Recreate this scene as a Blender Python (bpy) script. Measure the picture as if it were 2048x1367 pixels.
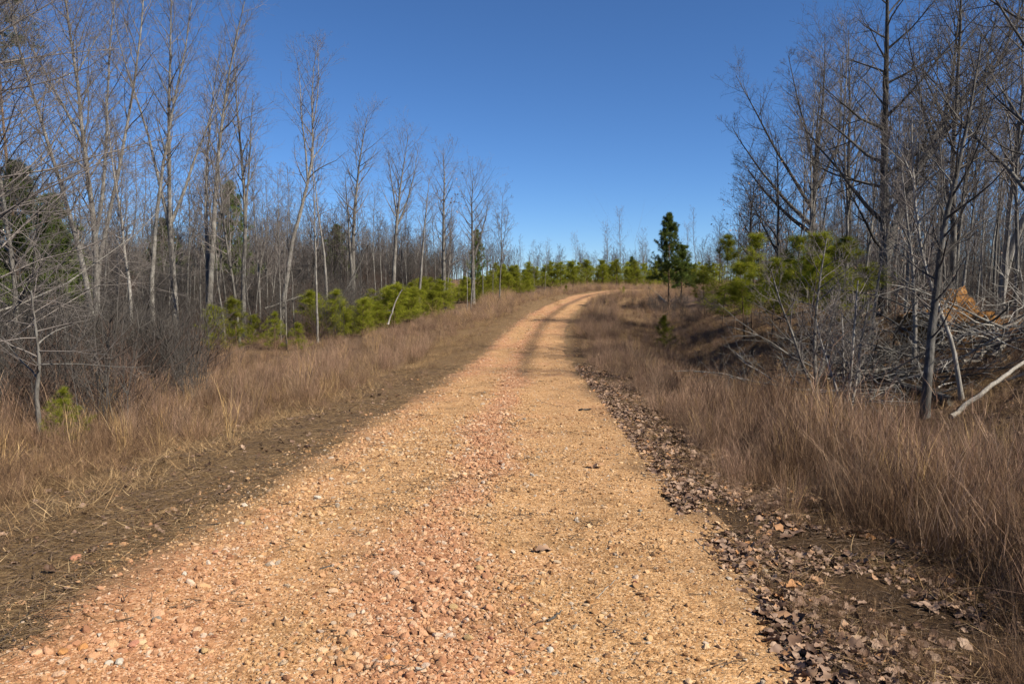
import bpy, math, random
import numpy as np
from mathutils import Vector, Matrix, Quaternion

sc = bpy.context.scene
for o in list(bpy.data.objects): bpy.data.objects.remove(o)
COL = sc.collection
R = math.radians

# ------------------------------------------------------------------ camera
F_PX = 1592.0                      # focal length in photo pixels (2048 wide)
PITCH = math.atan((683.5-560)/F_PX)
CAM = np.array([0.0, 0.0, 1.6])
cd = bpy.data.cameras.new('camera'); cam = bpy.data.objects.new('camera', cd); COL.objects.link(cam)
cd.sensor_width = 36; cd.lens = F_PX/2048*36; cd.clip_end = 6000; cd.clip_start = .05
cam.location = CAM; cam.rotation_euler = (math.pi/2-PITCH, 0, 0)
sc.camera = cam

# ------------------------------------------------------------------ sky, sun, exposure
SUN_AZ, SUN_EL = R(121), R(43)     # clockwise from the view direction: right and a little behind the camera
w = bpy.data.worlds.new('World'); sc.world = w; w.use_nodes = True
nt = w.node_tree; bg = nt.nodes['Background']
sky = nt.nodes.new('ShaderNodeTexSky'); sky.sky_type = 'NISHITA'; sky.sun_disc = False
sky.sun_elevation = SUN_EL; sky.sun_rotation = SUN_AZ
sky.altitude = 3000; sky.air_density = 1.0; sky.dust_density = 0.0; sky.ozone_density = 10.0
hsv = nt.nodes.new('ShaderNodeHueSaturation'); hsv.inputs['Saturation'].default_value = 1.03
nt.links.new(sky.outputs[0], hsv.inputs['Color']); nt.links.new(hsv.outputs[0], bg.inputs[0]); bg.inputs[1].default_value = 0.0635
S = Vector((math.sin(SUN_AZ)*math.cos(SUN_EL), math.cos(SUN_AZ)*math.cos(SUN_EL), math.sin(SUN_EL)))
ld = bpy.data.lights.new('sun', 'SUN'); sun = bpy.data.objects.new('sun', ld); COL.objects.link(sun)
ld.energy = 5.0; ld.angle = R(.55); ld.color = (1, .90, .75)
sun.rotation_euler = (-S).to_track_quat('-Z', 'Y').to_euler(); sun.location = (30, -20, 40)
sc.view_settings.view_transform = 'Standard'; sc.view_settings.look = 'None'
sc.view_settings.gamma = 1; sc.view_settings.use_curve_mapping = False
sc.view_settings.exposure = 1.0
sc.render.engine = 'CYCLES'
sc.cycles.max_bounces = 3; sc.cycles.diffuse_bounces = 2; sc.cycles.transparent_max_bounces = 8

# ------------------------------------------------------------------ helpers: objects and labels
def tag(o, label, cat, group=None, kind=None):
    o['label'] = label; o['category'] = cat
    if group: o['group'] = group
    if kind: o['kind'] = kind
    return o
def link(name, mesh, parent=None, mat=None):
    o = bpy.data.objects.new(name, mesh); COL.objects.link(o)
    if parent is not None: o.parent = parent
    if mat is not None and mesh is not None and len(mesh.materials) == 0: mesh.materials.append(mat)
    return o
def mesh_from(name, V, Q=None, T=None, smooth=True, mat=None):
    me = bpy.data.meshes.new(name)
    V = np.asarray(V, np.float32).reshape(-1, 3)
    Q = np.zeros((0, 4), np.int32) if Q is None or len(Q) == 0 else np.asarray(Q, np.int32).reshape(-1, 4)
    T = np.zeros((0, 3), np.int32) if T is None or len(T) == 0 else np.asarray(T, np.int32).reshape(-1, 3)
    me.vertices.add(len(V)); me.vertices.foreach_set('co', V.ravel())
    nq, nt_ = len(Q), len(T)
    me.loops.add(nq*4+nt_*3); me.loops.foreach_set('vertex_index', np.concatenate([Q.ravel(), T.ravel()]).astype(np.int32))
    me.polygons.add(nq+nt_)
    me.polygons.foreach_set('loop_start', np.concatenate([np.arange(nq)*4, nq*4+np.arange(nt_)*3]).astype(np.int32))
    me.update(calc_edges=True)
    me.polygons.foreach_set('use_smooth', np.full(nq+nt_, smooth)); me.validate(); me.update()
    if mat is not None: me.materials.append(mat)
    return me
class Geo:
    def __init__(s): s.V = []; s.Q = []; s.T = []; s.n = 0
    def add(s, V, Q=None, T=None):
        V = np.asarray(V, float)
        if Q is not None and len(Q): s.Q.append(np.asarray(Q)+s.n)
        if T is not None and len(T): s.T.append(np.asarray(T)+s.n)
        s.V.append(V); s.n += len(V)
    def mesh(s, name, mat=None, smooth=True):
        return mesh_from(name, np.concatenate(s.V) if s.V else np.zeros((0, 3)), np.concatenate(s.Q) if s.Q else None,
                         np.concatenate(s.T) if s.T else None, smooth, mat)
_qc = {}
def tube(g, P, Rd, sides=4, cap=False):
    P = np.asarray(P, float); n = len(P)
    t = np.gradient(P, axis=0); t /= np.linalg.norm(t, axis=1)[:, None]+1e-9
    ref = np.array([1, 0, 0]) if abs(t[0, 0]) < .6 else np.array([0, 1, 0])
    a = np.cross(t, ref); a /= np.linalg.norm(a, axis=1)[:, None]+1e-9
    b = np.cross(t, a)
    ang = np.arange(sides)*2*math.pi/sides
    V = P[:, None, :]+np.asarray(Rd)[:, None, None]*(a[:, None, :]*np.cos(ang)[None, :, None]+b[:, None, :]*np.sin(ang)[None, :, None])
    key = (n, sides)
    if key not in _qc:
        i = np.arange(n-1)[:, None]*sides; j = np.arange(sides)[None, :]; k = (j+1) % sides
        _qc[key] = np.stack([i+j, i+sides+j, i+sides+k, i+k], -1).reshape(-1, 4)
    T = None
    if cap:
        c0 = [[0, k+1, k] for k in range(1, sides-1)]; e = (n-1)*sides
        T = c0+[[e, e+k, e+k+1] for k in range(1, sides-1)]
    g.add(V.reshape(-1, 3), _qc[key], T)

# ------------------------------------------------------------------ helpers: smooth noise
class VN:
    def __init__(s, seed): s.g = np.random.default_rng(seed).random((256, 256))
    def __call__(s, x, y):
        x = np.asarray(x, float); y = np.asarray(y, float)
        xi = np.floor(x).astype(int); yi = np.floor(y).astype(int); fx = x-xi; fy = y-yi
        fx = fx*fx*(3-2*fx); fy = fy*fy*(3-2*fy); g = s.g
        a = g[xi % 256, yi % 256]; b = g[(xi+1) % 256, yi % 256]; c = g[xi % 256, (yi+1) % 256]; d = g[(xi+1) % 256, (yi+1) % 256]
        return (a*(1-fx)+b*fx)*(1-fy)+(c*(1-fx)+d*fx)*fy-.5
N1, N2, N3 = VN(1), VN(2), VN(3)
def sstep(a, b, x):
    t = np.clip((np.asarray(x, float)-a)/(b-a), 0, 1); return t*t*(3-2*t)

# ------------------------------------------------------------------ terrain: the road dips, then climbs to a right-hand bend
gy = [-60, -20, 0, 3.4, 5.4, 9.4, 15.3, 23, 31, 36, 46, 53, 66, 79, 90, 105, 140, 400, 3000]
gz = [.5, .1, -.13, -.2, -.27, -.43, -.72, -1.1, -1.38, -1.38, -1.13, -.88, -.46, .0, .30, .55, .9, 1.6, 3]
_yy = np.arange(-60, 400, .25); _zz = np.interp(_yy, gy, gz)
k = np.exp(-np.linspace(-2, 2, 25)**2); k /= k.sum(); _zs = np.convolve(np.pad(_zz, 12, mode='edge'), k, 'valid')
def G(y): return np.where(np.asarray(y) < 399, np.interp(y, _yy, _zs), np.interp(y, gy, gz))
cy = [-20, -8, 0, 3.43, 5.4, 9.4, 15.3, 31, 36, 46, 53, 66, 79, 90, 97, 101, 104, 106]
cx = [-1.7, -1.0, -.65, -.53, -.50, -.33, -.10, .40, .66, 1.47, 2.3, 4.3, 7.2, 11.2, 15.5, 21, 29, 60]
# centreline as a smoothed polyline
pts = np.stack([cx, cy], 1); seg = np.concatenate([[0], np.cumsum(np.linalg.norm(np.diff(pts, axis=0), axis=1))])
_s = np.arange(0, seg[-1], .25); CL = np.stack([np.interp(_s, seg, pts[:, 0]), np.interp(_s, seg, pts[:, 1])], 1)
k2 = np.exp(-np.linspace(-2, 2, 33)**2); k2 /= k2.sum()
for _ in range(2):
    CL = np.stack([np.convolve(np.concatenate([CL[0, i]-(np.arange(16, 0, -1))*(CL[1, i]-CL[0, i]), CL[:, i], CL[-1, i]+np.arange(1, 17)*(CL[-1, i]-CL[-2, i])]), k2, 'valid') for i in (0, 1)], 1)
CT = np.gradient(CL, axis=0); CT /= np.linalg.norm(CT, axis=1)[:, None]
CN = np.stack([CT[:, 1], -CT[:, 0]], 1)        # to the right of travel
CS = np.concatenate([[0], np.cumsum(np.linalg.norm(np.diff(CL, axis=0), axis=1))])
def road_d(x, y):                               # signed distance from the centreline, right positive
    x = np.atleast_1d(np.asarray(x, float)); y = np.atleast_1d(np.asarray(y, float)); out = np.full(x.shape, 99.0)
    m = (y > -22) & (y < 130) & (x > -45) & (x < 75)
    idx = np.where(m)[0]
    for c in range(0, len(idx), 20000):
        ii = idx[c:c+20000]; dx = x[ii][:, None]-CL[None, ::2, 0]; dy = y[ii][:, None]-CL[None, ::2, 1]
        q = (dx*dx+dy*dy).argmin(1)*2
        dd = (x[ii]-CL[q, 0])*CN[q, 0]+(y[ii]-CL[q, 1])*CN[q, 1]
        dist = np.sqrt((x[ii]-CL[q, 0])**2+(y[ii]-CL[q, 1])**2)
        out[ii] = np.where(dd < 0, -dist, dist)
    return out
_cxy = np.interp(np.arange(-60, 92, .5), CL[:, 1], CL[:, 0])
def cxat(y): return np.interp(y, np.arange(-60, 92, .5), _cxy)
def hbase(x, y):
    x = np.asarray(x, float); y = np.asarray(y, float)
    dx = x-cxat(y)
    h = G(y)
    h = h-.28*sstep(2.4, 6, -dx)+.5*sstep(10, 24, -dx)
    B = np.interp(y, [-10, 0, 8, 14, 36, 46, 60, 75, 95], [.5, .8, 1.25, 1.7, 1.9, 1.6, .9, .5, .1])
    h = h-.10*sstep(1.9, 3.5, dx)-.34*np.exp(-((dx-6.7)/1.0)**2)*np.interp(y, [8, 14, 40, 60], [.3, 1, 1, 0])+B*sstep(7.2, 13.5, dx)
    am = sstep(2.0, 4.0, np.abs(dx))
    h = h+am*(.16*N1(x*.45, y*.45)+.10*N2(x*1.1, y*1.1)+sstep(8, 20, np.abs(dx))*.6*N3(x*.09, y*.09))
    h = h+.05*N2(x*.2+9, y*.2)
    return h
def hground(x, y):
    x = np.asarray(x, float); y = np.asarray(y, float)
    d = np.abs(road_d(x.ravel(), y.ravel())).reshape(x.shape)
    return hbase(x, y)-.035*(1-sstep(1.2, 1.75, d))+sstep(1.9, 2.6, d)*.03*N1(x*4, y*4)
def hw(y): return np.interp(y, [0, 9, 20, 40, 70], [2.0, 1.95, 1.8, 1.6, 1.45])/1.75
def hroad(x, y, d):
    e = np.abs(d)/hw(y)+.34*N1(x*1.3, y*1.3)+.22*N2(x*5, y*5)
    ruts = -.018*np.exp(-((np.abs(d)-.85)/.3)**2)
    return hbase(x, y)+.026-.085*sstep(1.45, 2.35, e)+ruts+.014*N3(x*3, y*3)+.008*N1(x*11, y*11)
def zat(x, y): return float(hground(np.array([x]), np.array([y]))[0])
# pixel of the photograph -> direction -> the ground
cp, sp = math.cos(PITCH), math.sin(PITCH)
def ray(px, py):
    u = (px-1024)/F_PX; v = -(py-683.5)/F_PX
    return np.array([u, cp+v*sp, -sp+v*cp])
def at(px, py):
    d = ray(px, py); t = np.concatenate([np.arange(1, 60, .05), np.arange(60, 400, .5)])
    P = CAM+t[:, None]*d; gap = P[:, 2]-hbase(P[:, 0], P[:, 1]); i = np.argmax(gap < 0) if (gap < 0).any() else len(t)-1
    x, y = P[i, 0], P[i, 1]; return Vector((x, y, zat(x, y)))
def atz(px, depth):                              # ground point in that pixel column at that depth
    x = (px-1024)/F_PX*depth; return Vector((x, depth, zat(x, depth)))
def hgt(py_top, depth):                          # height above camera-level datum of a pixel row at a depth
    d = ray(1024, py_top); return CAM[2]+d[2]/d[1]*depth

# ------------------------------------------------------------------ materials
def newmat(name):
    m = bpy.data.materials.new(name); m.use_nodes = True; n = m.node_tree; b = n.nodes['Principled BSDF']
    b.inputs['Roughness'].default_value = .85; b.inputs['Specular IOR Level'].default_value = .2
    return m, n, b
def adj(c):                                       # keep every albedo in a real-world range
    m = sum(c)/3; return tuple(max(.003, (m+(x-m)*1.12)*.78) for x in c) if .003 < m < .9 and max(c)-min(c) > .004 else c
def ramp(n, stops, interp='LINEAR'):
    r = n.nodes.new('ShaderNodeValToRGB'); e = r.color_ramp.elements; r.color_ramp.interpolation = interp
    while len(e) < len(stops): e.new(.5)
    for q, (p, c) in zip(e, stops): q.position = p; q.color = (*adj(c), 1)
    return r
def noise(n, scale, detail=4, vec=None, rough=.6):
    t = n.nodes.new('ShaderNodeTexNoise'); t.inputs['Scale'].default_value = scale; t.inputs['Detail'].default_value = detail; t.inputs['Roughness'].default_value = rough
    if vec is not None: n.links.new(vec, t.inputs['Vector'])
    return t
def mixc(n, a, b, f, mode='MIX'):
    m = n.nodes.new('ShaderNodeMix'); m.data_type = 'RGBA'; m.blend_type = mode
    for v, sk in ((f, 0), (a, 6), (b, 7)):
        if hasattr(v, 'links') or hasattr(v, 'is_output'): n.links.new(v, m.inputs[sk])
        elif isinstance(v, tuple): m.inputs[sk].default_value = (*adj(v), 1)
        else: m.inputs[sk].default_value = v
    return m.outputs[2]
def math_(n, op, a, b=0.0, c=None):
    m = n.nodes.new('ShaderNodeMath'); m.operation = op
    for i, v in enumerate((a, b, c)):
        if v is None: continue
        if hasattr(v, 'links'): n.links.new(v, m.inputs[i])
        else: m.inputs[i].default_value = v
    return m.outputs[0]
def bump(n, b, h, strength, dist):
    bp = n.nodes.new('ShaderNodeBump'); bp.inputs['Strength'].default_value = strength; bp.inputs['Distance'].default_value = dist
    n.links.new(h, bp.inputs['Height']); n.links.new(bp.outputs[0], b.inputs['Normal'])
def attr(n, name, t='GEOMETRY'):
    a = n.nodes.new('ShaderNodeAttribute'); a.attribute_name = name; a.attribute_type = t; return a.outputs['Fac']
def objrand(n): return n.nodes.new('ShaderNodeObjectInfo').outputs['Random']
def island(n): return n.nodes.new('ShaderNodeNewGeometry').outputs['Random Per Island']

def bark_mat(name, c0, c1, lichen):
    m, n, b = newmat(name); tc = n.nodes.new('ShaderNodeTexCoord'); mp = n.nodes.new('ShaderNodeMapping')
    mp.inputs['Scale'].default_value = (1, 1, .22); n.links.new(tc.outputs['Object'], mp.inputs[0])
    a = noise(n, 22, 6, mp.outputs[0]); r = ramp(n, [(.32, c0), (.68, c1)]); n.links.new(a.outputs[0], r.inputs[0])
    p = noise(n, 2.6, 4, tc.outputs['Object']); pr = ramp(n, [(.48, (0, 0, 0)), (.62, (1, 1, 1))]); n.links.new(p.outputs[0], pr.inputs[0])
    c = mixc(n, r.outputs[0], lichen, math_(n, 'MULTIPLY', pr.outputs[0], .6))
    hs = n.nodes.new('ShaderNodeHueSaturation'); n.links.new(c, hs.inputs['Color'])
    n.links.new(math_(n, 'MULTIPLY_ADD', objrand(n), .5, .75), hs.inputs['Value'])
    n.links.new(hs.outputs[0], b.inputs['Base Color']); bump(n, b, a.outputs[0], .7, .03)
    return m
M_bark = bark_mat('grey_bark', (.075, .069, .061), (.215, .203, .186), (.31, .30, .275))
M_barkd = bark_mat('dark_bark', (.028, .027, .025), (.10, .094, .086), (.18, .173, .16))
M_pale = bark_mat('pale_dead_wood', (.16, .15, .135), (.33, .31, .28), (.42, .405, .375))
M_pbark = bark_mat('pine_bark', (.07, .045, .03), (.2, .13, .085), (.17, .14, .11))
def twig_mat(name, c0, c1):
    m, n, b = newmat(name); tc = n.nodes.new('ShaderNodeTexCoord'); a = noise(n, 1.4, 3, tc.outputs['Object'])
    r = ramp(n, [(.3, c0), (.7, c1)]); n.links.new(a.outputs[0], r.inputs[0]); n.links.new(r.outputs[0], b.inputs['Base Color']); return m
M_twig = twig_mat('grey_twigs', (.10, .086, .08), (.25, .226, .21))
M_twigd = twig_mat('dark_twigs', (.045, .04, .037), (.12, .11, .10))
M_far = twig_mat('far_grey_brown_wood', (.045, .037, .034), (.115, .10, .092))
M_brush = twig_mat('red_brown_brush', (.06, .038, .03), (.15, .11, .09))
def blade_mat(name, stops, trans=.25, alt=None, vary=.35):
    m, n, b = newmat(name); r = ramp(n, stops); n.links.new(island(n), r.inputs[0])
    hs = n.nodes.new('ShaderNodeHueSaturation')
    if alt is None: n.links.new(r.outputs[0], hs.inputs['Color'])
    else:                                        # some clumps greyer or yellower than others
        f = math_(n, 'FRACT', math_(n, 'MULTIPLY', objrand(n), 7.31)); f = math_(n, 'POWER', f, 2.0)
        n.links.new(mixc(n, r.outputs[0], alt, math_(n, 'MULTIPLY', f, .75)), hs.inputs['Color'])
    n.links.new(math_(n, 'MULTIPLY_ADD', objrand(n), vary*2, 1-vary), hs.inputs['Value'])
    n.links.new(hs.outputs[0], b.inputs['Base Color'])
    t = n.nodes.new('ShaderNodeBsdfTranslucent'); n.links.new(hs.outputs[0], t.inputs[0])
    mx = n.nodes.new('ShaderNodeMixShader'); mx.inputs[0].default_value = trans
    n.links.new(b.outputs[0], mx.inputs[1]); n.links.new(t.outputs[0], mx.inputs[2]); n.links.new(mx.outputs[0], n.nodes['Material Output'].inputs[0])
    return m
M_sedge = blade_mat('red_tan_grass', [(0, (.09, .054, .04)), (.35, (.27, .168, .122)), (.7, (.43, .29, .21)), (1, (.58, .42, .29))], vary=.5, alt=(.31, .235, .165))
M_straw = blade_mat('straw', [(0, (.30, .19, .09)), (.5, (.50, .34, .17)), (1, (.62, .46, .26))], vary=.2)
M_thatch = blade_mat('brown_thatch', [(0, (.06, .038, .022)), (.35, (.22, .14, .075)), (.7, (.43, .295, .165)), (1, (.66, .50, .30))], vary=.4)
M_weed = blade_mat('dark_wiry_weed', [(0, (.03, .02, .016)), (.6, (.08, .052, .04)), (1, (.17, .11, .08))])
M_herb = blade_mat('dark_dry_herb', [(0, (.06, .038, .026)), (.5, (.21, .13, .08)), (1, (.38, .26, .165))], vary=.45)
M_needle = blade_mat('young_pine_needles', [(0, (.11, .14, .022)), (.5, (.25, .285, .04)), (.85, (.38, .385, .065)), (1, (.50, .42, .13))], trans=.45, vary=.25)
M_needled = blade_mat('old_pine_needles', [(0, (.04, .07, .018)), (.5, (.10, .145, .036)), (1, (.20, .22, .065))], vary=.25)
def leaf_mat():
    m, n, b = newmat('dead_leaf'); r = ramp(n, [(0, (.06, .036, .026)), (.3, (.17, .105, .072)), (.6, (.30, .21, .16)), (.85, (.42, .31, .235)), (1, (.46, .24, .11))])
    n.links.new(objrand(n), r.inputs[0]); tc = n.nodes.new('ShaderNodeTexCoord'); a = noise(n, 30, 3, tc.outputs['Object'])
    n.links.new(mixc(n, r.outputs[0], (.08, .05, .035), math_(n, 'MULTIPLY', a.outputs[0], .55)), b.inputs['Base Color']); b.inputs['Roughness'].default_value = .6
    return m
M_leaf = leaf_mat()
def stone_mat():
    m, n, b = newmat('gravel_stone'); oi = objrand(n)
    tan = ramp(n, [(0, (.24, .135, .07)), (.3, (.50, .305, .155)), (.6, (.63, .415, .225)), (.86, (.74, .55, .36)), (.93, (.30, .26, .21)), (1, (.66, .58, .48))])
    pnk = ramp(n, [(0, (.26, .125, .075)), (.35, (.50, .265, .16)), (.7, (.63, .38, .24)), (.9, (.70, .50, .35)), (1, (.68, .56, .46))])
    n.links.new(oi, tan.inputs[0]); n.links.new(oi, pnk.inputs[0])
    c = mixc(n, tan.outputs[0], pnk.outputs[0], attr(n, 'tint', 'INSTANCER'))
    tc = n.nodes.new('ShaderNodeTexCoord'); a = noise(n, 6, 5, tc.outputs['Object'])
    c = mixc(n, c, (.2, .12, .065), math_(n, 'MULTIPLY', a.outputs[0], .45)); n.links.new(c, b.inputs['Base Color'])
    b.inputs['Roughness'].default_value = .75; bump(n, b, a.outputs[0], .4, .2); return m
M_stone = stone_mat()
def plain_stone(name, c):
    m, n, b = newmat(name); tc = n.nodes.new('ShaderNodeTexCoord'); a = noise(n, 9, 5, tc.outputs['Object'])
    r = ramp(n, [(.3, tuple(x*.6 for x in c)), (.65, c)]); n.links.new(a.outputs[0], r.inputs[0]); n.links.new(r.outputs[0], b.inputs['Base Color'])
    bump(n, b, a.outputs[0], .5, .02); return m
# ground: leaf-brown forest floor, thatchy verge, darker earth
def ground_mat():
    m, n, b = newmat('forest_floor'); geo = n.nodes.new('ShaderNodeNewGeometry'); P = geo.outputs['Position']
    f = noise(n, 28, 8, P, .75); f2 = noise(n, 1.1, 5, P); f3 = noise(n, 130, 3, P)
    fl = ramp(n, [(.33, (.035, .022, .015)), (.46, (.11, .07, .047)), (.56, (.20, .135, .09)), (.68, (.33, .245, .175))]); n.links.new(f.outputs[0], fl.inputs[0])
    vg = ramp(n, [(.34, (.06, .037, .02)), (.45, (.22, .14, .072)), (.54, (.35, .235, .125)), (.66, (.52, .38, .22))]); n.links.new(f.outputs[0], vg.inputs[0])
    c = mixc(n, fl.outputs[0], vg.outputs[0], attr(n, 'verge'))
    pr = ramp(n, [(.4, (0, 0, 0)), (.65, (1, 1, 1))]); n.links.new(f2.outputs[0], pr.inputs[0])
    c = mixc(n, c, (.12, .075, .042), math_(n, 'MULTIPLY', pr.outputs[0], .3))
    c = mixc(n, c, (.33, .15, .05), attr(n, 'clay'))
    c = mixc(n, c, mixc(n, c, (.55, .50, .46), 1.0, 'MULTIPLY'), attr(n, 'mould'))
    n.links.new(c, b.inputs['Base Color'])
    bump(n, b, math_(n, 'ADD', f.outputs[0], math_(n, 'MULTIPLY', f3.outputs[0], .7)), 1.0, .1); return m
M_ground = ground_mat()
def road_mat():
    m, n, b = newmat('gravel_road'); geo = n.nodes.new('ShaderNodeNewGeometry'); P = geo.outputs['Position']
    vo = n.nodes.new('ShaderNodeTexVoronoi'); vo.inputs['Scale'].default_value = 120; n.links.new(P, vo.inputs['Vector'])
    vo2 = n.nodes.new('ShaderNodeTexVoronoi'); vo2.inputs['Scale'].default_value = 48; n.links.new(P, vo2.inputs['Vector'])
    sep = n.nodes.new('ShaderNodeSeparateColor'); n.links.new(vo.outputs['Color'], sep.inputs[0])
    sep2 = n.nodes.new('ShaderNodeSeparateColor'); n.links.new(vo2.outputs['Color'], sep2.inputs[0])
    v = math_(n, 'ADD', math_(n, 'MULTIPLY', sep.outputs[0], .6), math_(n, 'MULTIPLY', sep2.outputs[0], .4))
    tan = ramp(n, [(.1, (.28, .155, .075)), (.4, (.53, .325, .165)), (.7, (.66, .435, .24)), (.95, (.84, .65, .45))]); n.links.new(v, tan.inputs[0])
    pnk = ramp(n, [(.1, (.29, .135, .072)), (.4, (.54, .285, .165)), (.7, (.67, .39, .245)), (.95, (.84, .62, .46))]); n.links.new(v, pnk.inputs[0])
    c = mixc(n, tan.outputs[0], pnk.outputs[0], attr(n, 'tint'))
    d = noise(n, 1.7, 6, P, .65); dr = ramp(n, [(.46, (0, 0, 0)), (.7, (1, 1, 1))]); n.links.new(d.outputs[0], dr.inputs[0])
    c = mixc(n, c, (.20, .125, .058), math_(n, 'MULTIPLY', dr.outputs[0], .55))
    lo = noise(n, 16, 7, P, .8); lr_ = ramp(n, [(.36, (0, 0, 0)), (.6, (1, 1, 1))]); n.links.new(lo.outputs[0], lr_.inputs[0])
    c = mixc(n, c, mixc(n, c, (.62, .54, .47), 1.0, 'MULTIPLY'), math_(n, 'SUBTRACT', 1.0, lr_.outputs[0]))
    g = noise(n, 7, 6, P, .7); gr = ramp(n, [(.4, (0, 0, 0)), (.62, (1, 1, 1))]); n.links.new(g.outputs[0], gr.inputs[0])
    c = mixc(n, c, (.13, .085, .05), math_(n, 'MULTIPLY', attr(n, 'dirt'), math_(n, 'MULTIPLY_ADD', gr.outputs[0], .35, .68)))
    n.links.new(c, b.inputs['Base Color'])
    h = math_(n, 'ADD', math_(n, 'MULTIPLY', vo.outputs['Distance'], -.5), math_(n, 'MULTIPLY', vo2.outputs['Distance'], -1.0))
    bump(n, b, h, .45, .02); return m
M_road = road_mat()
def clay_mat():
    m, n, b = newmat('orange_clay'); tc = n.nodes.new('ShaderNodeTexCoord'); a = noise(n, 5, 7, tc.outputs['Object'], .7)
    r = ramp(n, [(.36, (.05, .028, .014)), (.5, (.20, .098, .036)), (.68, (.34, .19, .07))]); n.links.new(a.outputs[0], r.inputs[0])
    n.links.new(r.outputs[0], b.inputs['Base Color']); bump(n, b, a.outputs[0], 1, .12); return m
M_clay = clay_mat()

# ------------------------------------------------------------------ ground sheet
def spaced(lo, hi, fine, n):
    a = np.arcsinh(lo/fine); b = np.arcsinh(hi/fine); return fine*np.sinh(np.linspace(a, b, n))
xs = spaced(-1600, 1600, 5.0, 330); ys = np.concatenate([np.linspace(-60, -1, 30), spaced(0, 2600, 7.0, 430)])
X, Y = np.meshgrid(xs, ys); Z = hground(X, Y)
nx, ny = len(xs), len(ys); i, j = np.meshgrid(np.arange(nx-1), np.arange(ny-1)); q0 = (j*nx+i).ravel()
gm = mesh_from('ground', np.stack([X.ravel(), Y.ravel(), Z.ravel()], 1), np.stack([q0, q0+1, q0+1+nx, q0+nx], 1), mat=M_ground)
dG = road_d(X.ravel(), Y.ravel())
def fattr(me, name, v):
    a = me.attributes.new(name, 'FLOAT', 'POINT'); a.data.foreach_set('value', np.asarray(v, np.float32))
ad = np.abs(dG)
fattr(gm, 'mould', sstep(1.7, 2.3, dG)*(1-sstep(3.2, 4.5, dG)))
fattr(gm, 'verge', (1-sstep(5, 8, ad+1.6*N1(X.ravel()*.6, Y.ravel()*.6)))*.9)
fattr(gm, 'clay', .9*np.clip(np.exp(-((X.ravel()-12.4)/2.0)**2-((Y.ravel()-20.3)/2.2)**2)+N1(X.ravel()*1.5, Y.ravel()*1.5)*.6*np.exp(-((X.ravel()-12)/3)**2-((Y.ravel()-20)/3)**2), 0, 1))
ground = tag(link('ground', gm), 'brown leaf-strewn forest ground on both sides of the gravel road', 'ground', kind='structure')

# ------------------------------------------------------------------ road strip: sheet proud of the ground, ragged edges sinking under it
sr = np.concatenate([np.arange(14, 38, .07), np.arange(38, 70, .16), np.arange(70, CS[-1]-12, .4)])
RX, RY = np.interp(sr, CS, CL[:, 0]), np.interp(sr, CS, CL[:, 1]); NX, NY = np.interp(sr, CS, CN[:, 0]), np.interp(sr, CS, CN[:, 1])
dd = np.linspace(-2.9, 2.9, 58); D, _ = np.meshgrid(dd, sr)
PX, PY = RX[:, None]+NX[:, None]*dd, RY[:, None]+NY[:, None]*dd
PZ = hroad(PX, PY, D)
nx, ny = len(dd), len(sr); i, j = np.meshgrid(np.arange(nx-1), np.arange(ny-1)); q0 = (j*nx+i).ravel()
rm = mesh_from('road', np.stack([PX.ravel(), PY.ravel(), PZ.ravel()], 1), np.stack([q0, q0+1, q0+1+nx, q0+nx], 1), mat=M_road)
def tintf(d, x, y):                              # pinkish stones along the middle and the left edge, golden wheel tracks
    t = 1.15*np.exp(-((d+.05+.35*N1(y*.35, x*.1))/.36)**2)+.5*np.exp(-((d+1.35)/.4)**2)+.08*(d < 0)+1.0*N2(x*.9, y*.45)+.8*N1(x*2.6, y*1.6)
    return np.clip(t, 0, 1)
def dirtf(d, x, y):                              # weedy middle strip further on, muddy edges
    strip = np.exp(-((d-.18)/.3)**2)*sstep(16, 25, y)*(1.1+.6*N1(x*.8, y*.35))
    return np.clip(strip+sstep(1.25, 1.95, np.abs(d)/hw(y)+.5*N2(x*1.2, y*1.2)), 0, 1)
fattr(rm, 'tint', tintf(D.ravel(), PX.ravel(), PY.ravel())*.85); fattr(rm, 'dirt', dirtf(D.ravel(), PX.ravel(), PY.ravel())*.95)
tag(link('road', rm), 'golden tan gravel forest road curving away to the right', 'road', kind='structure')

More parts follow.
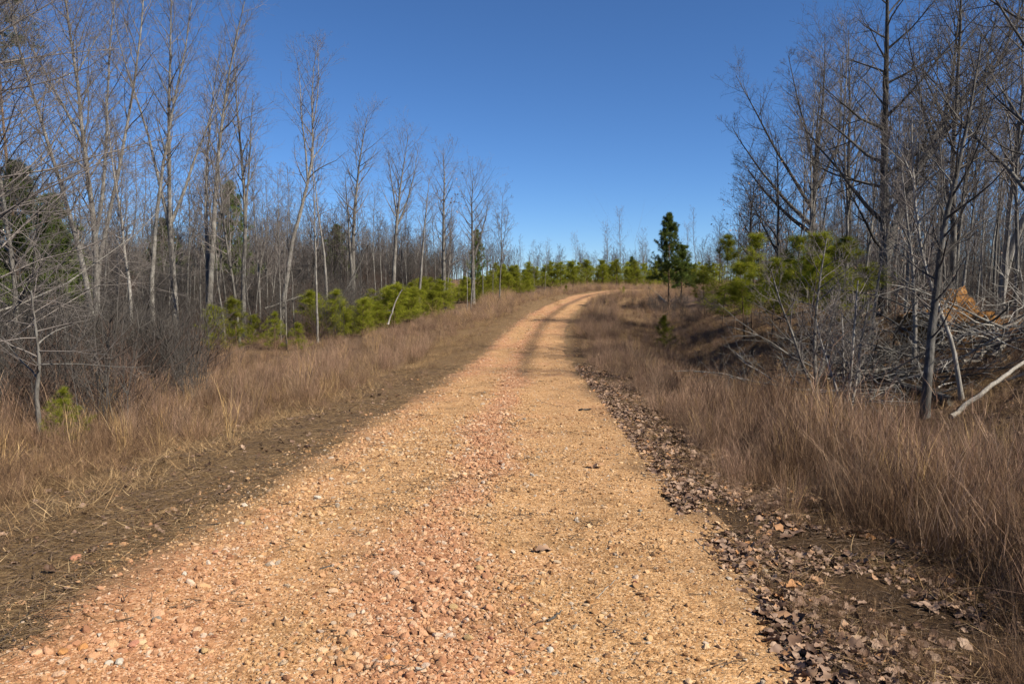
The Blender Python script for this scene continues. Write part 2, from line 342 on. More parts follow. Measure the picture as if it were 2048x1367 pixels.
# ------------------------------------------------------------------ scatter ("stuff") by geometry nodes
PROTO = {}
def proto_col(key, meshes):
    c = bpy.data.collections.new('source_'+key)
    for q, me in enumerate(meshes):
        c.objects.link(bpy.data.objects.new('%s_source_%02d' % (key, q), me))
    PROTO[key] = (c, len(meshes)); return c
def scatter(name, label, cat, key, P, scale, rz, tilt=None, idx=None, tint=None, seed=0):
    c, n = PROTO[key]; P = np.asarray(P); N = len(P); rng = np.random.default_rng(seed)
    me = bpy.data.meshes.new(name); me.vertices.add(N); me.vertices.foreach_set('co', P.astype(np.float32).ravel())
    rot = np.zeros((N, 3), np.float32); rot[:, 2] = rz
    if tilt is not None: rot[:, :2] = tilt
    sca = np.asarray(scale, np.float32); sca = np.repeat(sca[:, None], 3, 1) if sca.ndim == 1 else sca
    for nm, arr in (('rot', rot), ('sca', sca)):
        a = me.attributes.new(nm, 'FLOAT_VECTOR', 'POINT'); a.data.foreach_set('vector', np.ascontiguousarray(arr, np.float32).ravel())
    a = me.attributes.new('pick', 'INT', 'POINT'); a.data.foreach_set('value', (rng.integers(0, n, N) if idx is None else idx).astype(np.int32))
    if tint is not None: fattr(me, 'tint', tint)
    ob = link(name, me); tag(ob, label, cat, kind='stuff')
    ng = bpy.data.node_groups.new(name+'_nodes', 'GeometryNodeTree')
    ng.interface.new_socket('Geometry', in_out='INPUT', socket_type='NodeSocketGeometry'); ng.interface.new_socket('Geometry', in_out='OUTPUT', socket_type='NodeSocketGeometry')
    A = ng.nodes.new('NodeGroupInput'); B = ng.nodes.new('NodeGroupOutput'); I = ng.nodes.new('GeometryNodeInstanceOnPoints'); CI = ng.nodes.new('GeometryNodeCollectionInfo')
    CI.inputs[0].default_value = c; CI.inputs['Separate Children'].default_value = True; CI.inputs['Reset Children'].default_value = True
    def na(nm, t):
        q = ng.nodes.new('GeometryNodeInputNamedAttribute'); q.data_type = t; q.inputs[0].default_value = nm
        return next(o for o in q.outputs if o.enabled and o.name == 'Attribute')
    L = ng.links.new; L(A.outputs[0], I.inputs['Points']); L(CI.outputs[0], I.inputs['Instance']); I.inputs['Pick Instance'].default_value = True
    L(na('pick', 'INT'), I.inputs['Instance Index']); L(na('sca', 'FLOAT_VECTOR'), I.inputs['Scale'])
    er = ng.nodes.new('FunctionNodeEulerToRotation'); L(na('rot', 'FLOAT_VECTOR'), er.inputs[0]); L(er.outputs[0], I.inputs['Rotation'])
    L(I.outputs[0], B.inputs[0])
    md = ob.modifiers.new('scatter', 'NODES'); md.node_group = ng
    return ob

# ------------------------------------------------------------------ shapes: stones, leaves, grass
def ico(sub):
    import bmesh
    bm = bmesh.new(); bmesh.ops.create_icosphere(bm, subdivisions=sub, radius=1); V = np.array([v.co[:] for v in bm.verts]); T = np.array([[v.index for v in f.verts] for f in bm.faces]); bm.free(); return V, T
ICO1, ICO2 = ico(1), ico(2)
def stone_mesh(seed, mat, name='stone', sub=2):
    rng = np.random.default_rng(seed); V, T = (ICO2 if sub == 2 else ICO1); V = V.copy()
    for _ in range(7):                          # chip flat facets
        nrm = rng.normal(size=3); nrm /= np.linalg.norm(nrm); c = rng.uniform(.45, .8); dt = V@nrm; V = V-np.where(dt > c, dt-c, 0)[:, None]*nrm
    V *= np.array([1, rng.uniform(.6, .95), rng.uniform(.4, .7)]); V += rng.normal(size=V.shape)*.025
    return mesh_from(name, V, T=T, smooth=False, mat=mat)
def leaf_mesh(seed, name='leaf', mat=None):
    rng = np.random.default_rng(seed); n = 9; t = np.linspace(0, 1, n)
    lob = .5+.5*np.abs(np.sin(t*math.pi*3.2+.4)); w_ = np.sin(np.clip(t*1.02, 0, 1)*math.pi)**.7*.34*lob+.015
    bend = rng.uniform(-1.2, 1.6); cup = rng.uniform(-.3, .9); z = bend*.25*(t-.5)**2+.06*np.sin(t*9+seed)
    mid = np.stack([t-.5, .06*np.sin(t*4+seed), z], 1)
    Lf = mid+np.stack([0*t, w_, cup*w_*rng.uniform(.5, 1.2)+.05*rng.normal(size=n)], 1); Rt = mid-np.stack([0*t, w_*rng.uniform(.8, 1.1), -cup*w_*rng.uniform(.3, 1.2)+.05*rng.normal(size=n)], 1)
    V = np.concatenate([Lf, mid, Rt]); Q = []
    for q in range(n-1): Q += [[q, q+1, n+q+1, n+q], [n+q, n+q+1, 2*n+q+1, 2*n+q]]
    V[:, 2] -= V[:, 2].min()
    return mesh_from(name, V, Q, mat=mat or M_leaf)
def blade(g, p, d, L, w_, bend, rng, n=3):
    face = rng.uniform(0, math.pi); s = np.array([math.cos(face), math.sin(face), 0])
    P = [np.array(p)]; d = np.array(d, float); bx = np.array([math.cos(face*2.7+1), math.sin(face*2.7+1), -.35])*bend
    for q in range(n): d = d+bx/n+rng.normal(size=3)*.05; d /= np.linalg.norm(d); P.append(P[-1]+d*L/n)
    V = []; 
    for q in range(n): ww = w_*(1-.6*q/n); V += [P[q]-s*ww/2, P[q]+s*ww/2]
    V.append(P[n]); Q = [[2*q, 2*q+1, 2*q+3, 2*q+2] for q in range(n-1)]
    g.add(V, Q, [[2*n-2, 2*n-1, 2*n]]); return P
def sedge_clump(seed, stems=30, h=(.35, .95), spread=.15, splay=.34, hairs=5, mat=None, w_=.0042):
    rng = np.random.default_rng(seed); g = Geo()
    for _ in range(stems):
        a = rng.uniform(0, 6.28); r = spread*math.sqrt(rng.random()); L = rng.uniform(*h); sp_ = splay*rng.random()**.7
        P = blade(g, (r*math.cos(a), r*math.sin(a), -.03), (sp_*math.cos(a), sp_*math.sin(a), 1), L, w_, rng.normal()*(.35 if rng.random() < .85 else 1.6), rng)
        for k_ in range(hairs):
            q = rng.uniform(.25, .95); f = q*3; i0 = int(min(f, 2)); p = P[i0]+(P[i0+1]-P[i0])*(f-i0); b_ = rng.uniform(0, 6.28)
            blade(g, p, (.45*math.cos(b_), .45*math.sin(b_), 1), rng.uniform(.1, .28), w_*.62, rng.normal()*.3, rng, 2)
    return g.mesh('grass', mat or M_sedge)
def thatch_clump(seed, nbl=46, mat=None):
    rng = np.random.default_rng(seed); g = Geo()
    for _ in range(nbl):
        a = rng.uniform(0, 6.28); r = .2*math.sqrt(rng.random()); b_ = rng.uniform(0, 6.28); up = rng.uniform(.08, 1.0)
        blade(g, (r*math.cos(a), r*math.sin(a), -.01), (math.cos(b_), math.sin(b_), up), rng.uniform(.1, .3), .0042, rng.uniform(0, .9), rng)
    return g.mesh('thatch', mat or M_thatch)
def litter_clump(seed, nbl=26):                  # flattened straws and needles lying on the ground
    rng = np.random.default_rng(seed); g = Geo()
    for _ in range(nbl):
        a = rng.uniform(0, 6.28); r = .22*math.sqrt(rng.random()); b_ = rng.uniform(0, 6.28)
        blade(g, (r*math.cos(a), r*math.sin(a), rng.uniform(.002, .03)), (math.cos(b_), math.sin(b_), rng.uniform(-.05, .16)), rng.uniform(.08, .26), .004, rng.uniform(-.1, .25), rng)
    return g.mesh('straw_litter', M_thatch)
def straw_tuft(seed, n=16, h=(.6, 1.1), lean=0.0, laz=0.0):
    rng = np.random.default_rng(seed); g = Geo()
    for _ in range(n):
        a = rng.uniform(0, 6.28); r = .05*math.sqrt(rng.random())
        P = blade(g, (r*math.cos(a), r*math.sin(a), -.03), (.12*math.cos(a)+lean*math.cos(laz), .12*math.sin(a)+lean*math.sin(laz), 1), rng.uniform(*h), .007, rng.normal()*.3+.15, rng, 4)
        for k_ in range(3):
            i0 = rng.integers(1, 4); b_ = rng.uniform(0, 6.28); blade(g, P[i0], (.3*math.cos(b_), .3*math.sin(b_), 1), rng.uniform(.12, .3), .005, rng.normal()*.5, rng, 2)
    return g

# ------------------------------------------------------------------ shapes: bare trees
def unit(v): return v/(np.linalg.norm(v)+1e-9)
def grow(p, d, L, r0, r1, n, wig, up, rng):
    P = [np.array(p, float)]; d = unit(np.array(d, float))
    for q in range(n):
        d = unit(d+rng.normal(size=3)*wig+np.array([0, 0, up/n])); P.append(P[-1]+d*L/n)
    t = np.linspace(0, 1, n+1); return np.array(P), r0+(r1-r0)*t**.85
def side_dir(t, ang, az):
    ref = np.array([0, 0, 1.]) if abs(t[2]) < .95 else np.array([1., 0, 0]); a = unit(np.cross(t, ref)); b = np.cross(t, a)
    return math.cos(ang)*t+math.sin(ang)*(a*math.cos(az)+b*math.sin(az))
def bare_tree(seed, H=16, r=.2, first=.3, limbs=26, lang=(30, 50), llen=.2, prof='column', up=.5, sub=7, twigs=5, wig=.03, lean=(0, 0), forks=(),
              rmin=.0042, lr=.016, trunk_path=None, twl=1.0, sides=8, droop=0.0, limb_parts=0, lw=.10):
    """trunk, a list of the largest limbs, crown (all other wood). forks: (height fraction, angle deg, azimuth deg, length fraction)"""
    rng = np.random.default_rng(seed); trunk, crown = Geo(), Geo(); limb_geo = []
    stems = []
    if trunk_path is not None:
        tp = np.array(trunk_path, float); s_ = np.concatenate([[0], np.cumsum(np.linalg.norm(np.diff(tp, axis=0), axis=1))]); u = np.linspace(0, s_[-1], 18)
        P = np.stack([np.interp(u, s_, tp[:, i_]) for i_ in range(3)], 1); P[1:-1] = (P[:-2]+2*P[1:-1]+P[2:])/4
        P[1:, :2] += rng.normal(size=(17, 2))*.02*H/16; Rd = r+(.012-r)*np.linspace(0, 1, 18)**.9
    else: P, Rd = grow((0, 0, -.25), (lean[0], lean[1], 1), H+.25, r, .012, 16, wig, .12 if lean != (0, 0) else .05, rng)
    Rd[0] *= 1.35; stems.append((P, Rd, H, first))
    for fh, fa, faz, fl in forks:
        i_ = fh*(len(P)-1); k_ = int(i_); p = P[k_]+(P[min(k_+1, len(P)-1)]-P[k_])*(i_-k_); t = unit(P[min(k_+1, len(P)-1)]-P[k_])
        a = R(faz); dr = unit(t+math.tan(R(fa))*np.array([math.cos(a), math.sin(a), 0]))
        rr = np.interp(fh, np.linspace(0, 1, len(Rd)), Rd)*.8; FP, FR = grow(p, dr, H*fl, rr, .012, 12, wig*1.2, .5, rng); stems.append((FP, FR, H*fl, .25))
    for P, Rd, Hs, fst in stems: tube(trunk, P, Rd, sides)
    def kids(P, Rd, L, level, g):
        n = (sub, twigs)[level-1] if level < 3 else 0
        n = max(1, int(round(n*rng.uniform(.7, 1.3))))
        tt = np.sort(rng.uniform(.15, 1, n)); az = rng.uniform(0, 6.28)
        for t in tt:
            f = t*(len(P)-1); k_ = min(int(f), len(P)-2); p = P[k_]+(P[k_+1]-P[k_])*(f-k_); tg = unit(P[k_+1]-P[k_]); az += 2.4+rng.normal()*.4
            LL = L*(.62 if level == 1 else .55)*(1-.5*t)*rng.uniform(.6, 1.25)*(twl if level == 2 else 1); rr = max(rmin, np.interp(t, np.linspace(0, 1, len(Rd)), Rd)*.6)
            CP, CR = grow(p, side_dir(tg, R(rng.uniform(28, 60)), az), LL, rr, rmin*.6, 4 if level == 1 else 3, .13, .3-droop, rng)
            tube(g, CP, CR, 3)
            if level < 2: kids(CP, CR, LL, level+1, g)
    made = []
    for si, (P, Rd, Hs, fst) in enumerate(stems):
        nl = int(limbs*(1 if si == 0 else .6)); az = rng.uniform(0, 6.28)
        for q in range(nl):
            t = fst+(1-fst)*((q+.5)/nl)**.9*.985; f = t*(len(P)-1); k_ = min(int(f), len(P)-2); p = P[k_]+(P[k_+1]-P[k_])*(f-k_); tg = unit(P[k_+1]-P[k_])
            az += 2.4+rng.normal()*.5; u = (t-fst)/(1-fst)
            pf = {'column': .55+.45*math.sin(math.pi*min(1, u*.9+.1)), 'cone': 1.15-.85*u, 'vase': .45+.75*u if u < .7 else 1.0-(u-.7)*1.6, 'flat': 1.0-.4*u}[prof]
            LL = Hs*llen*pf*rng.uniform(.6, 1.3); rr = max(rmin*1.6, min(np.interp(t, np.linspace(0, 1, len(Rd)), Rd)*.55, LL*lr+.004))
            LP, LR = grow(p, side_dir(tg, R(rng.uniform(*lang)), az), LL, rr, rmin*.8, 6, lw, up-droop, rng)
            made.append((LL, LP, LR))
    made.sort(key=lambda q: -q[0])
    for q, (LL, LP, LR) in enumerate(made):
        if q < limb_parts: lg = Geo(); tube(lg, LP, LR, 5); limb_geo.append(lg)
        else: tube(crown, LP, LR, 4)
        kids(LP, LR, LL, 1, crown)
    return trunk, limb_geo, crown
def tree_obj(name, parts, mats, label, cat, loc, rz=0, group=None, scale=1):
    e = link(name, None); e.empty_display_size = .3; e.location = loc; e.rotation_euler[2] = rz; e.scale = (scale,)*3
    trunk, lim, crown = parts
    o = link('trunk', trunk.mesh('trunk', mats[0]), e)
    for g in lim: link('limb', g.mesh('limb', mats[0]), e)
    link('crown', crown.mesh('crown', mats[1]), e)
    tag(e, label, cat, group); return e
def copy_tree(src, label, loc, rz, scale, group=None, name=None):
    e = src.copy(); COL.objects.link(e); e.location = loc; e.rotation_euler = (0, 0, rz); e.scale = scale if isinstance(scale, tuple) else (scale,)*3
    e['label'] = label
    if group: e['group'] = group
    elif 'group' in e: del e['group']
    for ch in [c for c in bpy.data.objects if c.parent == src]:
        c = ch.copy(); COL.objects.link(c); c.parent = e
    return e

# ------------------------------------------------------------------ shapes: pines
def needles(g, p, d, n, L, spread, rng, w_=.005):
    """n thin needles fanning round direction d from p"""
    az = rng.uniform(0, 6.28, n); an = spread*np.sqrt(rng.random(n)); d = unit(np.array(d, float))
    ref = np.array([0, 0, 1.]) if abs(d[2]) < .9 else np.array([1., 0, 0]); a = unit(np.cross(d, ref)); b = np.cross(d, a)
    D = np.cos(an)[:, None]*d+np.sin(an)[:, None]*(np.cos(az)[:, None]*a+np.sin(az)[:, None]*b); LL = L*rng.uniform(.7, 1.15, n)
    s = np.cross(D, rng.normal(size=(n, 3))); s /= np.linalg.norm(s, axis=1)[:, None]+1e-9
    V = np.stack([p-s*w_/2, p+s*w_/2, p+D*LL[:, None]-np.array([0, 0, 1])*(LL*.08)[:, None]], 1).reshape(-1, 3)
    g.add(V, None, np.arange(n*3).reshape(-1, 3))
def pine(seed, H=2.2, r=.03, first=.04, whorls=9, per=5, blen=.36, prof='young', nn=64, NL=.2, w_=.006, sub=3, ang0=62, ang1=30, gap=0.0):
    rng = np.random.default_rng(seed); trunk, wood, ned = Geo(), Geo(), Geo()
    P, Rd = grow((0, 0, -.1), (rng.normal()*.03, rng.normal()*.03, 1), H+.1, r, r*.12+.003, 12, .015, .1, rng); tube(trunk, P, Rd, 7)
    for wv in range(whorls):
        u = (wv+rng.uniform(.1, .7))/whorls; t = first+(1-first)*u*.97
        f = t*12; k_ = min(int(f), 11); p = P[k_]+(P[k_+1]-P[k_])*(f-k_); az = rng.uniform(0, 6.28)
        for b_ in range(per):
            if rng.random() < gap: continue
            a = az+b_*6.28/per+rng.normal()*.3; an = R(ang0+(ang1-ang0)*u+rng.normal()*8)
            pf = (1.05-.8*u) if prof == 'young' else (.35+1.0*math.sin(math.pi*min(1, u*.75+.25))*.8)
            L = H*blen*pf*rng.uniform(.4, 1.35)
            BP, BR = grow(p, (math.sin(an)*math.cos(a), math.sin(an)*math.sin(a), math.cos(an)), L, max(.004, r*.3*(1-u*.6)), .003, 5, .07, .45, rng); tube(wood, BP, BR, 3)
            def clothe(BP, L):
                m = 4
                for q in range(m):
                    tt = .25+.75*q/(m-1); ff = tt*(len(BP)-1); kk = min(int(ff), len(BP)-2); pp = BP[kk]+(BP[kk+1]-BP[kk])*(ff-kk); dd_ = BP[kk+1]-BP[kk]
                    needles(ned, pp, dd_, int(nn/m*(1.0 if q < m-1 else 1.6)), NL, 1.15 if q < m-1 else 1.25, rng, w_)
            clothe(BP, L)
            for s_ in range(sub):
                tt = rng.uniform(.35, .95); ff = tt*5; kk = min(int(ff), 4); pp = BP[kk]+(BP[kk+1]-BP[kk])*(ff-kk)
                SP, SR = grow(pp, side_dir(unit(BP[kk+1]-BP[kk]), R(rng.uniform(30, 55)), rng.uniform(0, 6.28)), L*.4, .004, .002, 3, .08, .5, rng); tube(wood, SP, SR, 3); clothe(SP, L*.4)
    needles(ned, P[-1], (0, 0, 1), int(nn*.8), NL, .9, rng, w_); needles(ned, P[-2], (0, 0, 1), int(nn*.8), NL, 1.2, rng, w_)
    return trunk, wood, ned
def pine_obj(name, parts, nm, label, loc, rz=0, group=None, scale=1, cat='pine tree'):
    e = link(name, None); e.location = loc; e.rotation_euler[2] = rz; e.scale = (scale,)*3; t, wd, nd = parts
    link('trunk', t.mesh('trunk', M_pbark), e); cr = link('crown', nd.mesh('crown', nm), e); link('branches', wd.mesh('branches', M_pbark), cr)
    tag(e, label, cat, group); return e
def copy_pine(src, label, loc, rz, scale, group=None):
    e = src.copy(); COL.objects.link(e); e.location = loc; e.rotation_euler = (0, 0, rz); e.scale = scale if isinstance(scale, tuple) else (scale,)*3
    e['label'] = label
    if group: e['group'] = group
    elif 'group' in e: del e['group']
    for ch in [c for c in bpy.data.objects if c.parent == src]:
        c = ch.copy(); COL.objects.link(c); c.parent = e
        for g_ in [x for x in bpy.data.objects if x.parent == ch]:
            d_ = g_.copy(); COL.objects.link(d_); d_.parent = c
    return e
rnd = random.Random(7)
ORD = 'first second third fourth fifth sixth seventh eighth ninth tenth eleventh twelfth thirteenth fourteenth fifteenth sixteenth seventeenth eighteenth nineteenth twentieth'.split()+['%s-%s' % (t, u) for t in ('twenty', 'thirty') for u in 'first second third fourth fifth sixth seventh eighth ninth'.split()]
def by_landmark(pxs, marks, noun):               # a label for each: its rank from the left between two things one can find
    seg_ = [sum(px > m[0] for m in marks) for px in pxs]; out = []
    for px, g_ in zip(pxs, seg_):
        r_ = sum(1 for p2, g2 in zip(pxs, seg_) if g2 == g_ and p2 < px)
        where = 'left of '+marks[0][1] if g_ == 0 else 'right of '+marks[-1][1] if g_ == len(marks) else 'between %s and %s' % (marks[g_-1][1], marks[g_][1])
        out.append('%s %s from left, %s' % (ORD[r_], noun, where))
    return out

# ================================================================== PINES
YP = []
specs_y = [dict(H=2.2, whorls=8, per=5, nn=50), dict(H=2.3, whorls=9, per=5, blen=.3, nn=50, gap=.15), dict(H=2.1, whorls=7, per=5, blen=.4, nn=50, gap=.1)]
G_ROW = 'young pines in the green row left of the road'
first_lab = ['bushy young pine at the near end of the green row, left of three', 'tallest bushy young pine at the near end of the green row', 'low young pine leaning right at the near end of the row']
near_p = [(432, 35, 612), (472, 35.5, 596), (548, 36, 628)]
for q, (px, z, top) in enumerate(near_p):
    p = atz(px, z); o = pine_obj('young_pine', pine(40+q, **specs_y[q]), M_needle, first_lab[q], p, q*1.3, cat='young pine')
    s = (hgt(top, z)-p.z)/specs_y[q]['H']; o.scale = (s*1.25, s*1.25, s); YP.append(o)
more_p = [(505, 37.5, 630, 'rounded young pine behind the three near pines of the row'), (598, 36, 645, 'small young pine alone right of the near pine clump'),
          (655, 42, 612, 'young pine left of a pair rising from tan grass'), (682, 43, 600, 'young pine right of a pair rising from tan grass'),
          (736, 47, 598, 'narrow young pine beside a leaning pale snag'), (115, 11.6, 782, 'tiny bright green pine seedling beside the crooked sapling'),
          (1330, 38, 632, 'low yellow-green young pine alone in grass right of the road'), (1131, 88, 570, 'dark little pine at the outer edge of the road bend'),
          (1246, 80, 573, 'little yellow-green pine right beside the road end'), (128, 24, 690, 'dull green young pine in the shade of the left thicket'),
          (60, 23, 700, 'dull green young pine at the left edge of the thicket'), (190, 25, 668, 'dull green young pine below the forked tree')]
for q, (px, z, top, lab) in enumerate(more_p):
    p = atz(px, z); src = YP[q % 3]; s = (hgt(top, z)-p.z)/specs_y[q % 3]['H']; copy_pine(src, lab, p, rnd.uniform(0, 6.28), (s*1.2, s*1.2, s))
row = []
for q in range(76):                               # left row running along the road to the bend
    f = q/75; z = 41+f*55; pxl = np.interp(z, [41, 48, 60, 75, 90, 100], [645, 765, 850, 935, 1010, 1060])+rnd.uniform(-45, 30); row.append((pxl, z+rnd.uniform(-3, 5), rnd.uniform(1.2, 2.6)))
row_lab = by_landmark([q[0] for q in row], [(705, 'dense tree'), (785, 'forked tree'), (838, 'thin tree'), (888, 'straight tree'), (946, 'swept tree')], 'young row pine')
for (px, z, h), lab in zip(row, row_lab):
    p = atz(px, z); copy_pine(YP[rnd.randrange(3)], lab, p, rnd.uniform(0, 6.28), (h/2.2*1.75, h/2.2*1.75, h/2.2), G_ROW)
band = [995+q*5.3+rnd.uniform(-8, 8) for q in range(84)]
band_lab = by_landmark(band, [(1040, 'thin tree'), (1150, 'bushy bare tree'), (1216, 'far thin tree'), (1285, 'far short tree'), (1337, 'lone pine'), (1394, 'tall thin tree')], 'far band pine')
for q in range(84):                               # band of pines beyond the bend
    px = band[q]; z = rnd.uniform(110, 128)+(q % 3)*5; p = atz(px, z); h = rnd.uniform(2.3, 3.9)
    copy_pine(YP[q % 3], band_lab[q], p, rnd.uniform(0, 6.28), (h/2.2*1.45, h/2.2*1.45, h/2.2), 'young pines beyond the bend')
# taller pines
tp = pine(71, H=7, r=.09, first=.26, whorls=15, per=5, blen=.22, prof='young', nn=150, NL=.26, w_=.014, sub=5, ang0=86, ang1=38, gap=.12)
def tall(px, z, top, lab, src=None, wd=1.0):
    p = atz(px, z); s = (hgt(top, z)-p.z)/7
    if src is None: o = pine_obj('pine_tree', tp, M_needled, lab, p, .4); o.scale = (s*wd, s*wd, s); return o
    return copy_pine(src, lab, p, rnd.uniform(0, 6.28), (s*wd, s*wd, s))
T0 = tall(1337, 62, 430, 'dark green tall pine standing alone right of the road bend', wd=.88)
tall(1362, 63, 492, 'shorter dark pine close against the right of the lone tall pine', T0, 1.2)
tall(38, 30, 330, 'dark green pine half hidden behind bare branches at the left edge', T0, 1.1); tall(112, 34, 395, 'dark green pine behind the twigs left of the forked tree', T0, 1.1)
tall(468, 58, 368, 'olive green pine top standing among bare trunks', T0, .8); tall(676, 75, 452, 'far dark pine among thin grey trees', T0, 1); tall(955, 82, 462, 'small pine crown low on a bare tree near the bend', T0, .7)
tall(330, 70, 440, 'distant dull pine between pale trunks at left', T0, 1.2); tall(1263, 125, 514, 'little dark pine topping the green band', T0, 1)
p = atz(45, 36); H_ = hgt(-20, 36)-p.z
pine_obj('pine_tree', pine(72, H=H_, r=.13, first=.8, whorls=8, per=5, blen=.075, prof='tall', nn=80, NL=.25, w_=.013, sub=4, ang0=110, ang1=50), M_needled, 'tall thin-stemmed pine whose foliage hangs in the top left corner', p)
# thin young pines on the right bank: bare stems below, loose yellow-green tops
rp = [pine(80+q, H=4, r=.035, first=.38, whorls=9, per=4, blen=.30, nn=80, NL=.27, w_=.0065, sub=4, ang0=82, ang1=32, gap=.18) for q in range(2)]
RP = []
right_p = [(1445, 40, 474, 'slim young pine with a pointed top nearest the road on the right bank'), (1505, 34, 480, 'young pine with a dense tuft right of the pointed one'),
           (1545, 31, 520, 'leafy green young pine hanging low over the dark hollow'), (1580, 30, 486, 'young pine leaning over the dark hollow with a bushy top'), (1470, 36, 560, 'low bushy pine in the shade of the right bank'),
           (1625, 26, 480, 'young pine with an orange scraped stem'), (1700, 27, 478, 'dark-tufted young pine left of the big bare trunk'), (1735, 29, 540, 'bright green young pine in front of the big bare trunk'),
           (1670, 28, 560, 'bushy young pine between the scraped stem and the big trunk'), (1520, 38, 575, 'small pine deep in the right-hand shade'), (1410, 48, 545, 'small pine right of the lone tall pine'), (1440, 46, 575, 'low pine under the slim pointed one'),
           (1560, 33, 590, 'low green pine beside the dark hollow'), (1490, 33, 535, 'fluffy pine between the pointed one and the dense-tufted one'), (1605, 32, 545, 'spreading pine behind the scraped stem'), (1655, 31, 500, 'taller loose pine left of the dark-tufted one'), (1715, 25, 600, 'low pine in front of the dark-tufted one')]
for q, (px, z, top, lab) in enumerate(right_p):
    p = atz(px, z); s = (hgt(top, z)-p.z)/4
    if q < 2: o = pine_obj('young_pine', rp[q], M_needle, lab, p, 0, cat='young pine'); o.scale = (s*1.1, s*1.1, s); RP.append(o)
    else: copy_pine(RP[q % 2], lab, p, rnd.uniform(0, 6.28), (s*1.2+.25, s*1.2+.25, s))

# ================================================================== BARE TREES
def H_for(top, z, p): return hgt(top, z)-p.z
# --- left side, the trees one can tell apart
def bt(px, z, top, lab, seed, mats=(M_bark, M_twig), rz=0, rpx=9, **kw):
    p = atz(px, z); H = H_for(top, z, p); r = rpx/F_PX*z
    return tree_obj('bare_tree', bare_tree(seed, H=H, r=r, **kw), mats, lab, 'tree', p, rz)
LT = {}
LT['fork'] = bt(198, 29, -150, 'thick grey bare tree forking low into two trunks at left', 101, rpx=8, first=.3, limbs=40, llen=.2, forks=((.2, 7, 0, .8), (.05, 5, 170, .9), (.3, 12, 10, .6), (.5, 22, 200, .35)), limb_parts=6, sub=7, twigs=6)
LT['a'] = bt(302, 36, -90, 'straight slender grey bare tree with high sparse branches', 102, rpx=6, first=.4, limbs=30, llen=.15, lang=(28, 48), limb_parts=5)
LT['b'] = bt(350, 38, -80, 'pale bare tree with a long limb forking off to the right', 103, rpx=7.5, first=.4, limbs=32, llen=.14, forks=((.32, 24, 20, .45), (.3, 5, 180, .62)), limb_parts=5)
LT['c'] = bt(418, 41, -60, 'tall grey bare tree with a twin trunk beside it', 104, rpx=7.5, first=.36, limbs=36, llen=.15, lang=(25, 45), forks=((.06, 3, 180, .8),), limb_parts=5)
LT['d'] = bt(487, 43, 60, 'bare tree with grey trunk just left of the leaning tree', 105, rpx=6, first=.3, limbs=34, llen=.17, lang=(28, 50), forks=((.4, 8, 10, .4),), limb_parts=5)
p = atz(556, 45); H = H_for(100, 45, p); k_ = 45/F_PX
LT['lean'] = tree_obj('bare_tree', bare_tree(106, r=6*k_, H=H, trunk_path=[(0, 0, -.3), (.05*H, 0, .3*H), (.14*H, 0, .62*H), (.13*H, .02*H, .85*H), (.155*H, 0, H)], first=.45, limbs=26, llen=.17, forks=((.55, 14, 180, .4), (.75, 18, 0, .3)), limb_parts=4), (M_bark, M_twig), 'pale bare tree leaning right with an S-bent trunk', 'tree', p)
LT['e'] = bt(705, 58, 225, 'dark dense bare tree in the gap right of the leaning tree', 107, rpx=6, first=.3, limbs=34, llen=.19, lang=(32, 55), forks=((.12, 4, 170, .6),), limb_parts=4)
LT['f'] = bt(785, 60, 268, 'bare tree with a rounded forked crown beside the dense one', 108, rpx=5.5, first=.42, limbs=26, llen=.22, lang=(25, 45), forks=((.5, 20, 10, .45), (.55, 18, 170, .35)), limb_parts=4)
LT['g'] = bt(888, 66, 292, 'straight bare tree with a few dead leaves near the bend', 109, rpx=5.5, first=.28, limbs=30, llen=.19, lang=(32, 55), limb_parts=4)
LT['h'] = bt(946, 72, 348, 'bare tree swept out to the right, last tall one before the bend', 110, rpx=5, first=.35, limbs=26, llen=.3, lang=(35, 60), forks=((.35, 20, 0, .5),), limb_parts=4)
LT['snag'] = bt(655, 55, 292, 'pale dead snag with few thin twigs', 111, mats=(M_pale, M_twig), rpx=3.5, first=.45, limbs=14, llen=.12, sub=3, twigs=2, lang=(50, 85))
LT['birch'] = bt(268, 27, 190, 'thin pale sapling in front of the left tree group', 112, mats=(M_pale, M_twig), rpx=4.5, first=.3, limbs=26, llen=.16, wig=.05)
LT['small'] = bt(838, 62, 352, 'thin bare tree left of the straight one near the bend', 113, rpx=3.6, first=.4, limbs=20, llen=.16)
LT['hang'] = bt(-70, 15.5, -330, 'bare tree at the left edge reaching long pale branches into view', 114, rpx=10, first=.1, limbs=100, llen=.46, lang=(48, 82), prof='flat', up=.3, sub=11, twigs=7, rmin=.0026, twl=1.1, limb_parts=8, lw=.10, lr=.0045)
LT['hang2'] = bt(30, 20, -200, 'slender bare tree with a mass of crossing twigs at left edge', 115, rpx=6, first=.15, limbs=80, llen=.32, lang=(45, 75), prof='flat', up=.25, sub=9, twigs=6, rmin=.0034, lr=.009, limb_parts=6)
p = atz(64, 12.2)
LT['crook'] = tree_obj('bare_sapling', bare_tree(116, H=2.2, r=.045, trunk_path=[(0, 0, -.1), (.03, 0, .35), (-.02, .03, .7), (.08, 0, 1.1), (.05, 0, 1.7), (.0, 0, 2.3)], first=.4, limbs=14, llen=.62, lang=(60, 90), prof='flat', up=.1, sub=5, twigs=3, rmin=.0028, limb_parts=4), (M_bark, M_twig), 'crooked little sapling with wide pale branches at left', 'sapling', p)
